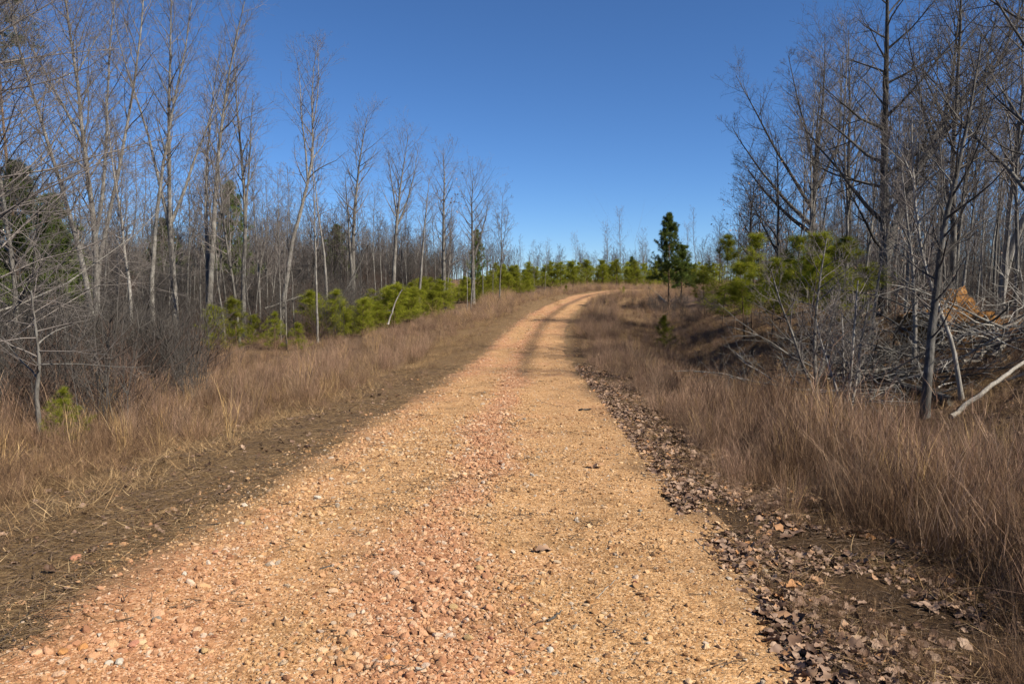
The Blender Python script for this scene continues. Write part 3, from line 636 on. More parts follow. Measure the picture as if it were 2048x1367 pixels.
# --- right side
LT['hero'] = bt(1768, 28, -170, 'big dark straight bare tree dominating the right bank', 121, mats=(M_barkd, M_twigd), rpx=13, first=.16, limbs=30, llen=.34, lang=(45, 72), prof='cone', up=.35, sub=8, twigs=6, limb_parts=12, lw=.08)
LT['oak'] = bt(1622, 44, 75, 'broad bare oak with a rounded fan of fine twigs', 122, mats=(M_barkd, M_twigd), rpx=9, first=.34, limbs=26, llen=.26, lang=(30, 60), prof='flat', up=.35, sub=9, twigs=7, forks=((.22, 4, 0, .7), (.36, 36, 180, .6), (.42, 28, 10, .5), (.30, 50, 175, .5), (.5, 30, 200, .45), (.27, 55, 150, .4)), limb_parts=8, lr=.010)
LT['oakb'] = bt(1560, 42, 255, 'smaller bare oak still holding brown leaves left of the broad oak', 141, mats=(M_barkd, M_twigd), rpx=5, first=.28, limbs=30, llen=.3, lang=(35, 65), prof='cone', up=.35, sub=8, twigs=6, forks=((.3, 30, 180, .5),), limb_parts=4, lr=.010)
LT['oakc'] = bt(1498, 46, 330, 'lowest bare tree at the road end of the right wood', 142, mats=(M_bark, M_twigd), rpx=4, first=.25, limbs=28, llen=.3, lang=(35, 65), prof='cone', up=.35, sub=8, twigs=6, lr=.010)
LT['oak2'] = bt(1700, 40, 40, 'dark bare tree with a broken side limb left of the big trunk', 123, mats=(M_barkd, M_twigd), rpx=7, first=.35, limbs=28, llen=.26, lang=(35, 60), up=.35, sub=8, twigs=6, limb_parts=5)
p = atz(1742, 33); H = H_for(-60, 33, p)
LT['slant'] = tree_obj('bare_tree', bare_tree(124, H=H, r=.27, trunk_path=[(0, 0, -.3), (.05*H, 0, .2*H), (.14*H, 0, .45*H), (.24*H, 0, .62*H), (.36*H, 0, .72*H), (.44*H, 0, .95*H)], first=.3, limbs=30, llen=.3, lang=(35, 65), up=.3, sub=8, twigs=6, forks=((.42, 25, 0, .4), (.55, 18, 160, .45)), limb_parts=6), (M_bark, M_twigd), 'thick pale bare tree slanting right behind the big straight one', 'tree', p)
LT['r1'] = bt(1905, 27, -120, 'grey bare tree rising behind the orange clay mound', 125, mats=(M_bark, M_twigd), rpx=8, first=.25, limbs=34, llen=.25, lang=(30, 55), forks=((.1, 14, 10, .8), (.3, 16, 170, .5)), sub=8, twigs=6, limb_parts=5)
LT['r2'] = bt(2000, 24, -200, 'crooked pale trunk near the right edge', 126, mats=(M_pale, M_twigd), rpx=9, first=.25, limbs=34, llen=.27, lang=(35, 60), wig=.07, forks=((.12, 22, 180, .7),), sub=8, twigs=6, limb_parts=5)
LT['r3'] = bt(2110, 18, -420, 'bare tree just past the right edge with limbs crossing the corner', 127, mats=(M_barkd, M_twigd), rpx=15, first=.2, limbs=34, llen=.36, lang=(40, 65), prof='cone', up=.35, sub=8, twigs=6, limb_parts=8)
LT['s1'] = bt(1856, 14.4, 60, 'thin dark sapling standing at the foot of the right bank', 128, mats=(M_barkd, M_twigd), rpx=11, first=.22, limbs=30, llen=.26, lang=(40, 70), wig=.04, sub=6, twigs=5, rmin=.003, limb_parts=6)
p = atz(1932, 14.8); H = 5.2
LT['s2'] = tree_obj('bare_sapling', bare_tree(129, H=H, r=.05, trunk_path=[(0, 0, -.1), (-.12, 0, .6), (-.3, 0, 1.3), (-.5, .1, 1.8), (-.8, .1, 2.6), (-1.0, .1, 3.8), (-1.1, .1, 5.2)], first=.3, limbs=20, llen=.26, lang=(40, 70), sub=5, twigs=4, rmin=.003, limb_parts=4), (M_pale, M_twig), 'pale crooked sapling bending left over the fallen logs', 'sapling', p)
LT['s3'] = bt(1832, 17.5, 330, 'pale thin sapling left of the clay mound', 130, mats=(M_pale, M_twig), rpx=6, first=.3, limbs=22, llen=.24, lang=(40, 70), rmin=.003, limb_parts=4)
LT['s4'] = bt(1640, 17, 470, 'forked grey sapling at the edge of the dark hollow', 131, mats=(M_bark, M_twig), rpx=6, first=.15, limbs=22, llen=.4, lang=(35, 65), prof='flat', forks=((.12, 22, 180, .8), (.2, 25, 20, .6)), rmin=.003, limb_parts=4)
LT['s5'] = bt(1700, 15.5, 560, 'cluster-stemmed pale sapling among fallen branches', 132, mats=(M_pale, M_twig), rpx=5, first=.15, limbs=18, llen=.4, lang=(35, 65), prof='flat', forks=((.05, 18, 10, .9), (.06, 20, 190, .8), (.07, 12, 90, .8)), rmin=.003, limb_parts=3)
# marcescent dead leaves hanging on some crowns
def hang_leaves(parent_e, n, c, sz, seed, sp_=1.0):
    rng = np.random.default_rng(seed); g = Geo()
    for _ in range(n):
        p = np.array(c)+rng.normal(size=3)*np.array([1.2, 1.2, 1.5])*sp_; a = unit(rng.normal(size=3)); b = unit(np.cross(a, rng.normal(size=3))); L = sz*rng.uniform(.6, 1.2)
        g.add([p, p+a*L*.5+b*L*.3, p+a*L, p+a*L*.5-b*L*.3], [[0, 1, 2, 3]])
    link('dead_leaves', g.mesh('dead_leaves', M_leaf, False), parent_e)
hang_leaves(LT['oakb'], 500, (-.6, 0, 4.2), .13, 1, .9); hang_leaves(LT['g'], 40, (.6, 0, 9), .22, 2, .6); hang_leaves(LT['hero'], 250, (.3, -.5, 1.6), .13, 3, .8)
# --- thinner trees standing behind, copied from a few kinds
KIND = []
for q, kw in enumerate([dict(H=11, r=.075, first=.35, limbs=24, llen=.15, lang=(25, 50)), dict(H=11, r=.07, first=.45, limbs=22, llen=.17, lang=(30, 55), forks=((.4, 14, 40, .5),)),
                        dict(H=11, r=.085, first=.3, limbs=28, llen=.2, lang=(30, 55), forks=((.5, 16, 0, .4), (.35, 12, 180, .5))), dict(H=11, r=.055, first=.25, limbs=22, llen=.13, lang=(30, 60), wig=.05)]):
    KIND.append(bare_tree(200+q, sub=6, twigs=4, rmin=.006, sides=6, **kw))
far_named = [(1240, 150, 421, 'tall thin bare tree far off above the green band, tallest of three'), (1216, 148, 447, 'far thin bare tree left of the tallest above the band'), (1285, 152, 464, 'far short bare tree between the band and the lone pine'),
             (1394, 120, 412, 'tall thin bare tree right of the lone dark pine'), (1374, 122, 450, 'faint thin bare tree between lone pine and taller bare tree'), (1150, 120, 468, 'bushy bare tree rising behind the middle of the green band'),
             (1166, 122, 492, 'small bare tree just right of the bushy one behind the band'), (1040, 105, 470, 'thin bare tree above the start of the green band'), (1068, 108, 485, 'short thin bare tree above the start of the green band'), (1090, 110, 482, 'thin leaning bare tree behind the green band')]
src_k = []
for q, (px, z, top, lab) in enumerate(far_named):
    p = atz(px, z); s = H_for(top, z, p)/11; sc_ = (s*.9, s*.9, s)
    if q < 4: o = tree_obj('bare_tree', KIND[q], (M_bark, M_twig), lab, 'tree', p, q*1.1); o.scale = sc_; src_k.append(o)
    else: copy_tree(src_k[q % 4], lab, p, rnd.uniform(0, 6.28), sc_)
def thin_row(n, x0, x1, z0, z1, h0, h1, noun, marks, group, seed):
    rr = random.Random(seed); pxs = [x0+(x1-x0)*(q+rr.random())/n for q in range(n)]; labs = by_landmark(pxs, marks, noun)
    for px, lab in zip(pxs, labs):
        z = rr.uniform(z0, z1); p = atz(px, z); h = rr.uniform(h0, h1); s = h/11
        copy_tree(src_k[rr.randrange(4)], lab, p, rr.uniform(0, 6.28), (s*1.0, s*1.0, s), group)
thin_row(70, -20, 640, 36, 66, 4, 11, 'thin thicket tree', [(198, 'thick forked tree'), (302, 'slender tree'), (350, 'pale forking tree'), (418, 'twin-trunk tree'), (487, 'grey tree'), (556, 'leaning tree')], 'thin trees of the left thicket', 1)
thin_row(40, 560, 1000, 62, 95, 5, 10, 'thin tree behind pine row', [(655, 'pale snag'), (705, 'dense tree'), (785, 'forked tree'), (838, 'thin tree'), (888, 'straight tree'), (946, 'swept tree')], 'thin trees behind the pine row', 2)
thin_row(52, 1590, 2080, 32, 60, 5, 12, 'thin right-wood tree', [(1622, 'broad oak'), (1700, 'broken-limbed tree'), (1768, 'big straight tree'), (1856, 'dark sapling'), (1905, 'mound tree'), (2000, 'crooked trunk')], 'thin trees of the right wood', 3)
thin_row(16, 1720, 2070, 20, 32, 3, 9, 'thin bank sapling', [(1768, 'big straight tree'), (1832, 'pale sapling'), (1905, 'mound tree'), (2000, 'crooked trunk')], 'saplings behind the logs', 4)

# ================================================================== FALLEN WOOD
def pole(name, label, cat, pts_px, r0, r1, mat, lift=.04, twg=0, seed=0, group=None, sides=8):
    """pts_px: (px, py) on the ground, or (px, py, extra height); base at the first point"""
    rng = np.random.default_rng(seed); W = []
    for t in pts_px:
        v = at(t[0], t[1]) if len(t) < 4 else Vector(((t[0]-1024)/F_PX*t[3], t[3], hgt(t[1], t[3])))
        W.append(np.array(v)+np.array([0, 0, lift+(t[2] if len(t) > 2 else 0)]))
    W = np.array(W); s_ = np.concatenate([[0], np.cumsum(np.linalg.norm(np.diff(W, axis=0), axis=1))]); u = np.linspace(0, s_[-1], 14)
    P = np.stack([np.interp(u, s_, W[:, q]) for q in range(3)], 1); P[1:-1] = (P[:-2]+2*P[1:-1]+P[2:])/4; P[1:-1] += rng.normal(size=(12, 3))*r0*.25
    base = P[0].copy(); base[2] -= lift; g = Geo(); tube(g, P-base, np.linspace(r0, r1, 14), sides, True)
    if not twg:
        o = link(name, g.mesh(name, mat)); o.location = base; return tag(o, label, cat, group)
    e = link(name, None); e.location = base; link('stem', g.mesh('stem', mat), e); tg = Geo()
    for _ in range(twg):
        t = rng.uniform(.2, 1); f = t*13; k_ = min(int(f), 12); p = P[k_]+(P[k_+1]-P[k_])*(f-k_)-base; td = unit(P[k_+1]-P[k_])
        d = side_dir(td, R(rng.uniform(30, 60)), rng.uniform(0, 6.28)); d[2] = abs(d[2])*.7; L = rng.uniform(.15, .4)*s_[-1]*.6
        CP, CR = grow(p, d, L, max(.005, r1*.6), .003, 4, .12, .1, rng); tube(tg, CP, CR, 4)
        for _ in range(3):
            k2_ = rng.integers(1, 4); DP, DR = grow(CP[k2_], side_dir(unit(CP[k2_+1]-CP[k2_]), R(45), rng.uniform(0, 6.28)), L*.4, .004, .002, 3, .1, .1, rng); tube(tg, DP, DR, 3)
    link('twigs', tg.mesh('twigs', mat), e); return tag(e, label, cat, group)
pole('fallen_log', 'long dark fallen log curving along the foot of the right bank', 'log', [(1905, 812), (1840, 790), (1760, 765), (1690, 735), (1620, 695)], .10, .045, M_barkd, .07, 4, 1)
pole('fallen_log', 'pale bare log slanting up towards the clay mound', 'log', [(1790, 742), (1850, 715), (1905, 684)], .07, .05, M_pale, .06, 0, 2)
pole('fallen_log', 'straight whitish pole below the orange clay', 'log', [(1922, 678, .1), (1970, 664, .15), (2018, 644, .1)], .05, .035, M_pale, .05, 0, 3)
pole('fallen_log', 'pale log tipped against the bank near the right edge', 'log', [(1950, 722), (1985, 700), (2020, 682)], .055, .035, M_pale, .06, 3, 4)
pole('fallen_log', 'short stout weathered log at the right edge of the bank', 'log', [(1985, 724), (2012, 690)], .07, .055, M_bark, .09, 0, 5)
pole('fallen_branch', 'long grey branch poking out of the grass towards the right edge', 'branch', [(1902, 838), (1975, 802, .18), (2060, 752, .3)], .045, .03, M_pale, .04, 0, 6)
pole('fallen_log', 'tan log lying across the top of the clay at the right edge', 'log', [(1930, 652), (1975, 640), (2048, 636)], .06, .05, M_pale, .06, 0, 7)
pole('fallen_branch', 'pale forked branch propped up at the right edge', 'branch', [(2008, 630), (2030, 606, .2), (2060, 590, .5)], .07, .05, M_pale, .06, 4, 8)
pole('fallen_branch', 'bleached twiggy branch in the dark pit below the logs', 'branch', [(1880, 770), (1930, 752, .1), (1990, 750, .1)], .03, .012, M_pale, .05, 9, 9)
pole('fallen_branch', 'whitish branch in front of the curved dark log', 'branch', [(1700, 765), (1760, 750, .05), (1850, 712, .1)], .025, .012, M_pale, .04, 6, 10)
pole('fallen_branch', 'grey twiggy branch lying beside the cluster-stemmed sapling', 'branch', [(1640, 700), (1690, 716, .1), (1745, 745, .15)], .03, .012, M_pale, .04, 8, 11)
pole('fallen_branch', 'dark thin branch buried in grass left of the dark log', 'branch', [(1560, 755), (1600, 765, .1), (1650, 785, .1)], .025, .012, M_barkd, .05, 5, 12)
pole('fallen_log', 'dark fallen trunk slanting beside the lone tall pine', 'log', [(1332, 610), (1300, 582, .2), (1272, 556, .9)], .13, .07, M_barkd, .1, 8, 13)
pole('fallen_log', 'weathered pale log in the brush at far left', 'log', [(60, 785), (120, 778), (190, 795)], .08, .06, M_pale, .06, 3, 14)
pole('fallen_log', 'thin grey log in the leaf litter at the left edge', 'log', [(-20, 790), (40, 785)], .05, .04, M_pale, .04, 0, 15)
pole('leaning_snag', 'broken pale trunk lying against the leaning tree', 'log', [(530, 617, 0, 44), (570, 603, 0, 44.5), (608, 590, 0, 45)], .06, .04, M_bark, .0, 2, 16)
pole('leaning_snag', 'slanting pale dead trunk behind the pair of young pines', 'log', [(676, 604, 0, 50), (700, 570, 0, 50), (738, 490, 0, 50)], .07, .03, M_bark, .0, 6, 17)
pole('leaning_snag', 'thin pale stem slanting out of tan grass by the pine row', 'log', [(776, 648, 0, 43), (790, 605, 0, 43), (806, 575, 0, 43)], .05, .02, M_pale, .0, 4, 18)
tang = [random.Random(300+q).uniform(1640, 2030) for q in range(28)]
tang_lab = by_landmark(tang, [(1700, 'cluster-stemmed sapling'), (1768, 'big straight tree'), (1856, 'dark sapling'), (1932, 'bending sapling')], 'small fallen branch')
for q in range(28):
    rr = random.Random(300+q); px = rr.uniform(1640, 2030); py = rr.uniform(650, 800); a = rr.uniform(-.6, .6)
    pole('fallen_branch', tang_lab[q], 'branch', [(px, py), (px+45*math.cos(a), py+18*math.sin(a), .12), (px+95*math.cos(a), py+45*math.sin(a)-8, .2)], .021, .007, M_pale if q % 4 else M_barkd, .03, 6, 320+q, 'deadwood tangle on the right bank')
# heap of tangled branches on the bank
def branch_mesh(seed, L):
    rg = np.random.default_rng(seed); g = Geo(); P, Rd = grow((0, 0, 0), (1, 0, .05), L, rg.uniform(.018, .04), .007, 9, .09, .1, rg); tube(g, P, Rd, 6, True)
    for _ in range(9):
        q = rg.integers(2, 9); CP, CR = grow(P[q], side_dir(unit(P[q+1]-P[q]), R(rg.uniform(30, 65)), rg.uniform(0, 6.28)), L*rg.uniform(.15, .4), .009, .004, 4, .14, .1, rg); tube(g, CP, CR, 4)
        for _ in range(3): k_ = rg.integers(1, 4); DP, DR = grow(CP[k_], side_dir(unit(CP[k_+1]-CP[k_]), R(45), rg.uniform(0, 6.28)), L*.12, .005, .003, 3, .15, .1, rg); tube(g, DP, DR, 3)
    return g
BM = [branch_mesh(900+q, 1.6+.35*q).mesh('branch', (M_pale, M_bark, M_bark, M_barkd)[q % 4]) for q in range(8)]
for cxp, cz, n_, lab in ((1965, 17.5, 62, 'large heap of tangled grey branches below the clay at the right edge'), (1790, 18.5, 22, 'scattered heap of grey branches left of the clay mound'), (1680, 19.5, 14, 'low heap of dead branches behind the forked sapling')):
    p0 = atz(cxp, cz); e = link('brush_pile', None); e.location = p0; tag(e, lab, 'brush pile'); rr = random.Random(cxp)
    for q in range(n_):
        b = link('branch', BM[rr.randrange(8)], e); x_, y_ = rr.gauss(0, 1.4), rr.gauss(0, 1.0)
        b.location = (x_, y_, zat(p0.x+x_, p0.y+y_)-p0.z+rr.uniform(.0, .35)); b.rotation_euler = (rr.uniform(0, 6.28), rr.uniform(-.45, .1), rr.uniform(0, 6.28))
# clay mound
def mound():
    V, T = ico(4); V = V.copy(); nrm = V.copy()
    r_ = 1+.8*N1(V[:, 0]*2+5, V[:, 1]*2+V[:, 2]*1.7)+.55*N2(V[:, 0]*5+V[:, 2]*4, V[:, 1]*5)+.4*N3(V[:, 0]*13+V[:, 2]*9, V[:, 1]*13+V[:, 2]*5)
    V = V*r_[:, None]*np.array([.95, .75, .8]); return mesh_from('clay_mound', V, T=T, mat=M_clay)
p = atz(1898, 20.5); o = link('clay_mound', mound()); o.location = p+Vector((0, 0, .12)); tag(o, 'heap of orange clay among fallen logs on the right bank', 'mound')

# ================================================================== STUFF: gravel, litter, grass, brush, far wood
rng = np.random.default_rng(5)
proto_col('gravel', [stone_mesh(s, M_stone, sub=1 if s > 4 else 2) for s in range(9)])
def road_pts(n, s0, s1, dmax, pw):
    u = rng.random(n)**pw; s = s0+(s1-s0)*u; d = rng.normal(size=n)*dmax*.62; d = np.where(np.abs(d) > dmax*1.15, rng.uniform(-dmax, dmax, n), d)
    x = np.interp(s, CS, CL[:, 0])+np.interp(s, CS, CN[:, 0])*d; y = np.interp(s, CS, CL[:, 1])+np.interp(s, CS, CN[:, 1])*d
    return x, y, d
s_cam = float(np.interp(0, CL[:, 1], CS))
x, y, d = road_pts(115000, s_cam+2.3, s_cam+60, 2.15, 3.1); x2, y2, d2 = road_pts(75000, s_cam+2.3, s_cam+13, 2.1, 1.5); x, y, d = np.concatenate([x, x2]), np.concatenate([y, y2]), np.concatenate([d, d2])
sz = np.minimum(np.exp(rng.normal(size=len(x))*.62)*.006, .032); big = (np.exp(-((d+.1)/.5)**2)+.8*np.exp(-((d+1.4)/.4)**2)+.9*N2(x*1.1, y*1.1)); sz *= 1+np.clip(big, 0, 1.3)*.75*rng.random(len(x)); sz *= np.interp(y, [3, 10, 60], [1, 1.1, 1.7])
keep = (rng.random(len(x)) < .5+.5*np.clip(big+.3, 0, 1)) & (rng.random(len(x)) > .85*np.exp(-((d-.18)/.3)**2)*sstep(16, 25, y)); x, y, d, sz = x[keep], y[keep], d[keep], sz[keep]
zr = hroad(x, y, d); zg = hbase(x, y)
scatter('gravel', 'loose tan and pink gravel stones over the road surface', 'gravel', 'gravel', np.stack([x, y, np.maximum(zr, hground(x, y))+sz*.1], 1), sz, rng.uniform(0, 6.28, len(x)), rng.normal(size=(len(x), 2))*.35, tint=np.clip(tintf(d, x, y)+rng.normal(size=len(x))*.25, 0, 1))
def debris(seed):
    rg = np.random.default_rng(seed); g = Geo()
    for _ in range(5):
        P, Rd = grow((rg.normal()*.05, rg.normal()*.05, .006), (rg.normal(), rg.normal(), 0), rg.uniform(.02, .11), .0028, .0012, 3, .25, 0, rg); P[:, 2] = np.clip(P[:, 2], .003, .016); tube(g, P, Rd, 4)
    return g.mesh('debris', M_debris)
M_debris = twig_mat('dark_bark_bits', (.05, .036, .026), (.19, .135, .095))
proto_col('debris', [debris(s) for s in range(6)])
x, y, d = road_pts(650, s_cam+2.4, s_cam+24, 2.1, 1.8); cl = N1(x*1.4+7, y*1.4)+.35*np.abs(d)/2 > .12*rng.random(len(x))+.02; x, y, d = x[cl], y[cl], d[cl]
vy = 2.2+24*rng.random(5200)**1.7; vd = np.where(rng.random(5200) < .6, rng.uniform(-3.9, -1.9, 5200), rng.uniform(1.9, 3.4, 5200)); vx = np.interp(vy, CL[:330, 1], CL[:330, 0])+vd
vz = hground(vx, vy); rz_ = hroad(x, y, d); x, y = np.concatenate([x, vx]), np.concatenate([y, vy]); dz_ = np.concatenate([rz_, vz])
scatter('road_debris', 'tiny dark twigs and bark bits scattered over gravel and verges', 'debris', 'debris', np.stack([x, y, dz_+.004], 1), rng.uniform(.6, 1.5, len(x)), rng.uniform(0, 6.28, len(x)))
proto_col('leaf', [leaf_mesh(s) for s in range(7)])
def area_pts(n, y0, y1, d0, d1, pw=1.5, clump=0.0):
    yy = y0+(y1-y0)*rng.random(n)**pw; dx = rng.uniform(d0, d1, n); xx = np.interp(yy, CL[:330, 1], CL[:330, 0])+dx
    k_ = np.ones(n, bool)
    if clump: k_ = (N1(xx*.8+3, yy*.8)+N2(xx*2.3, yy*2.3)*.6+.5) > clump*rng.random(n)
    return xx[k_], yy[k_], dx[k_]
L1 = area_pts(32000, 2.2, 26, 1.8, 3.5, 1.7, .5); L2 = area_pts(9000, 8, 34, 5.5, 16, 1.0); L3 = area_pts(4500, 2.5, 22, -7, -2.1, 1.5, 1.1); L4 = area_pts(2500, 8, 24, -16, -6, 1.1); L5 = area_pts(140, 2.5, 20, -1.7, 1.7, 1.5)
xx, yy = np.concatenate([q[0] for q in (L1, L2, L3, L4, L5)]), np.concatenate([q[1] for q in (L1, L2, L3, L4, L5)]); n = len(xx)
sz = np.clip(np.exp(rng.normal(size=n)*.42)*.046, .02, .12); sz[-len(L5[0]):] *= .55
scatter('leaf_litter', 'curled dead oak leaves strewn over verge and forest floor', 'leaves', 'leaf', np.stack([xx, yy, hground(xx, yy)+np.where(np.arange(n) >= n-len(L5[0]), .045, .012)], 1), sz, rng.uniform(0, 6.28, n), rng.normal(size=(n, 2))*.4)
proto_col('litter', [litter_clump(s) for s in range(5)]+[thatch_clump(s) for s in range(4)])
A = area_pts(5000, 2, 40, 2.0, 4.4, 1.7, .9); B = area_pts(10000, 2, 60, -5.4, -1.8, 1.7, 1.2); C = area_pts(900, 24, 75, -.15, .5, 1.0, .8); Dd = area_pts(11000, 8, 50, 4, 14, 1.2); E = area_pts(6000, 5, 40, -16, -5, 1.3); Fp = area_pts(350, 2.5, 20, -1.8, 1.8, 1.3)
xx, yy = np.concatenate([q[0] for q in (A, B, C, Dd, E, Fp)]), np.concatenate([q[1] for q in (A, B, C, Dd, E, Fp)]); n = len(xx)
pk = rng.integers(0, 9, n); nA, nB = len(A[0]), len(B[0]); dxa = np.abs(np.concatenate([A[2], B[2]])); pk[:nA+nB] = np.where(dxa < 2.9, rng.integers(0, 5, nA+nB), pk[:nA+nB]); pk[-len(Fp[0]):] = rng.integers(0, 5, len(Fp[0]))
zz = hground(xx, yy); nF = len(Fp[0]); zz[-nF:] += .04; zz[nA+nB:nA+nB+len(C[0])] += .035
sz = rng.uniform(.6, 1.3, n); sz[-nF:] *= .4
scatter('dry_thatch', 'matted dry brown grass and needles along verges and forest floor', 'dry grass', 'litter', np.stack([xx, yy, zz], 1), sz, rng.uniform(0, 6.28, n), idx=pk)
proto_col('sedge', [sedge_clump(s) for s in range(5)]+[sedge_clump(20+s, stems=20, h=(.3, .6), splay=.5, hairs=6, mat=M_herb, spread=.2) for s in range(3)]+[sedge_clump(30+s, stems=16, h=(.6, 1.05), splay=.3, hairs=2, mat=M_straw, spread=.1, w_=.006) for s in range(2)]+[sedge_clump(40+s, stems=5, h=(.7, 1.15), splay=.4, hairs=16, mat=M_weed, spread=.12, w_=.006) for s in range(3)])
def sedge(n, y0, y1, d0, d1, pw, edge0, hs, herb, straw, clump=.0):
    xx, yy, dx = area_pts(n, y0, y1, d0, d1, pw, clump); ed = np.abs(dx)
    k_ = rng.random(len(xx)) < sstep(edge0, edge0+1.0, ed+1.0*N1(xx*1.1, yy*1.1)); xx, yy, ed = xx[k_], yy[k_], ed[k_]
    u = rng.random(len(xx)); pk = np.where(u < herb, rng.integers(5, 8, len(xx)), np.where(u < herb+straw, rng.integers(8, 10, len(xx)), rng.integers(0, 5, len(xx))))
    pk = np.where(rng.random(len(xx)) < .06, rng.integers(10, 13, len(xx)), pk); s = rng.uniform(.5, 1.2, len(xx))*hs*np.clip(1+1.1*N2(xx*1.7+4, yy*1.7), .5, 1.5)*(.55+.45*sstep(edge0, edge0+1.3, ed)); return xx, yy, pk, s
parts = [sedge(5000, 6.5, 50, 2.3, 4.4, 1.5, 2.2, .76, .25, .04, 1.35), sedge(2600, 40, 88, 1.6, 4.6, 1.0, 1.8, .8, .1, .12), sedge(3400, 30, 88, 4.2, 9.5, 1.0, 3, .5, .45, .12), sedge(4200, 1.6, 12, 2.7, 4.6, 1.1, 2.6, .95, .8, .02, 1.1), sedge(3800, 1.6, 14, 4.2, 7, 1.1, 3, .6, .92, .02, .8), sedge(2600, 1.6, 9, 2.0, 4.2, 1.1, 1.9, .36, .95, .0, .8),
         sedge(5200, 8, 52, 4.3, 10.5, 1.2, 4, .42, .75, .04, .4), sedge(700, 2.5, 9, 2.9, 4.6, 1.0, 2.9, .66, .1, .04, 1.2),
         sedge(3600, 11, 56, -8.5, -3.0, 1.1, 3.4, .86, .25, .08, 1.15), sedge(2600, 16, 46, -13.5, -7, 1.0, 5, .62, .45, .06, .8), sedge(3400, 50, 112, -6.5, -2.6, 1.0, 2.8, .85, .1, .25), sedge(4200, 3, 22, -8.5, -2.9, 1.1, 3.1, .6, .9, .05, .9), sedge(2500, 96, 116, -12, 30, 1.0, 1, .9, .05, .4)]
parts.append(sedge(3000, 14, 90, -3.6, -1.9, 1.2, 1.7, .26, .7, .1, .8)); parts.append(sedge(1500, 22, 80, -.2, .5, 1.0, -2, .13, .8, .1, .6))
ox, oy = rng.uniform(-6, 26, 6000), rng.uniform(66, 113, 6000); od = road_d(ox, oy); ok_ = (od < -2.1) & (od > -8.5); ox, oy = ox[ok_], oy[ok_]; parts.append((ox, oy, rng.integers(0, 10, len(ox)), rng.uniform(.5, .95, len(ox))*(.4+.6*sstep(2.4, 4, -od[ok_]))))
bx_, by_ = rng.uniform(9, 34, 2600), rng.uniform(76, 101, 2600); parts.append((bx_, by_, rng.integers(0, 10, 2600), rng.uniform(.7, 1.15, 2600)))
xx, yy, pk, sz = [np.concatenate([q[i_] for q in parts]) for i_ in range(4)]
dr_ = np.abs(road_d(xx, yy)); k_ = (dr_ > 1.95) | (sz < .2); xx, yy, pk, sz = xx[k_], yy[k_], pk[k_], sz[k_]; n = len(xx)
lean = np.stack([N1(xx*.7, yy*.7)*.6+rng.normal(size=n)*.17, N2(xx*.7, yy*.7)*.6+rng.normal(size=n)*.17], 1)
scatter('tall_grass', 'reddish tan dry grass standing along both sides of the road', 'grass', 'sedge', np.stack([xx, yy, hground(xx, yy)-.02], 1), np.stack([sz, sz, sz*rng.uniform(.85, 1.15, n)], 1), rng.uniform(0, 6.28, n), lean, idx=pk)
# brush: twiggy undergrowth
def shrub(seed, h, stems, kids_, mat, sp_=.35):
    rg = np.random.default_rng(seed); g = Geo()
    for _ in range(stems):
        a = rg.uniform(0, 6.28); L = h*rg.uniform(.5, 1.1); P, Rd = grow((.25*rg.normal(), .25*rg.normal(), -.05), (sp_*math.cos(a), sp_*math.sin(a), 1), L, .009, .004, 5, .1, .1, rg); tube(g, P, Rd, 3)
        for _ in range(kids_):
            q = rg.integers(1, 5); CP, CR = grow(P[q], side_dir(unit(P[q+1]-P[q]), R(rg.uniform(25, 60)), rg.uniform(0, 6.28)), L*rg.uniform(.2, .5), .005, .003, 3, .14, .25, rg); tube(g, CP, CR, 3)
    return g.mesh('brush', mat)
proto_col('brush', [shrub(s, 1.5, 16, 7, M_brush) for s in range(3)]+[shrub(10+s, 2.3, 14, 9, M_twigd, .2) for s in range(3)])
a1 = (rng.uniform(-30, -8.5, 620), rng.uniform(15, 60, 620)); u_ = a1[0]/a1[1]*F_PX+1024; k_ = (a1[0] < -9) & ~((u_ > 300+110*rng.random(len(u_))) & (a1[1] < 38)) & ~(a1[1] < 18); a1 = (a1[0][k_], a1[1][k_])
b1 = (rng.uniform(-17, -6.8, 520), rng.uniform(12, 32, 520)); u_ = b1[0]/b1[1]*F_PX+1024; k_ = (u_ < 180+260*rng.random(520)**.7) & (rng.random(520) < .75) & (b1[0] < -6.2-.09*b1[1]+1.2*rng.random(520)); a1 = (np.concatenate([a1[0], b1[0][k_]]), np.concatenate([a1[1], b1[1][k_]]))
a2 = (rng.uniform(11, 60, 800), rng.uniform(22, 95, 800)); k_ = a2[0] > np.interp(a2[1], [22, 50, 95], [11, 15, 30]); a2 = (a2[0][k_], a2[1][k_]); a3 = (rng.uniform(-75, -9, 1700), rng.uniform(55, 120, 1700)); k_ = a3[0] < np.interp(a3[1], [55, 120], [-14, 0]); a3 = (a3[0][k_], a3[1][k_])
a4 = (rng.uniform(9.5, 15, 90), rng.uniform(44, 66, 90)); a5 = (rng.uniform(8.5, 17, 60), rng.uniform(14, 26, 60))
xx = np.concatenate([a1[0], a2[0], a3[0], a4[0], a5[0]]); yy = np.concatenate([a1[1], a2[1], a3[1], a4[1], a5[1]]); n = len(xx); sz = rng.uniform(.55, 1.25, n)*np.interp(yy, [40, 60, 110], [1, 1.4, 2.2]); sz[-60:] *= .5; sz[-150:-60] *= .45
scatter('brush', 'tangled reddish brown leafless undergrowth below the trees', 'brush', 'brush', np.stack([xx, yy, hground(xx, yy)], 1), sz, rng.uniform(0, 6.28, n), rng.normal(size=(n, 2))*.12)
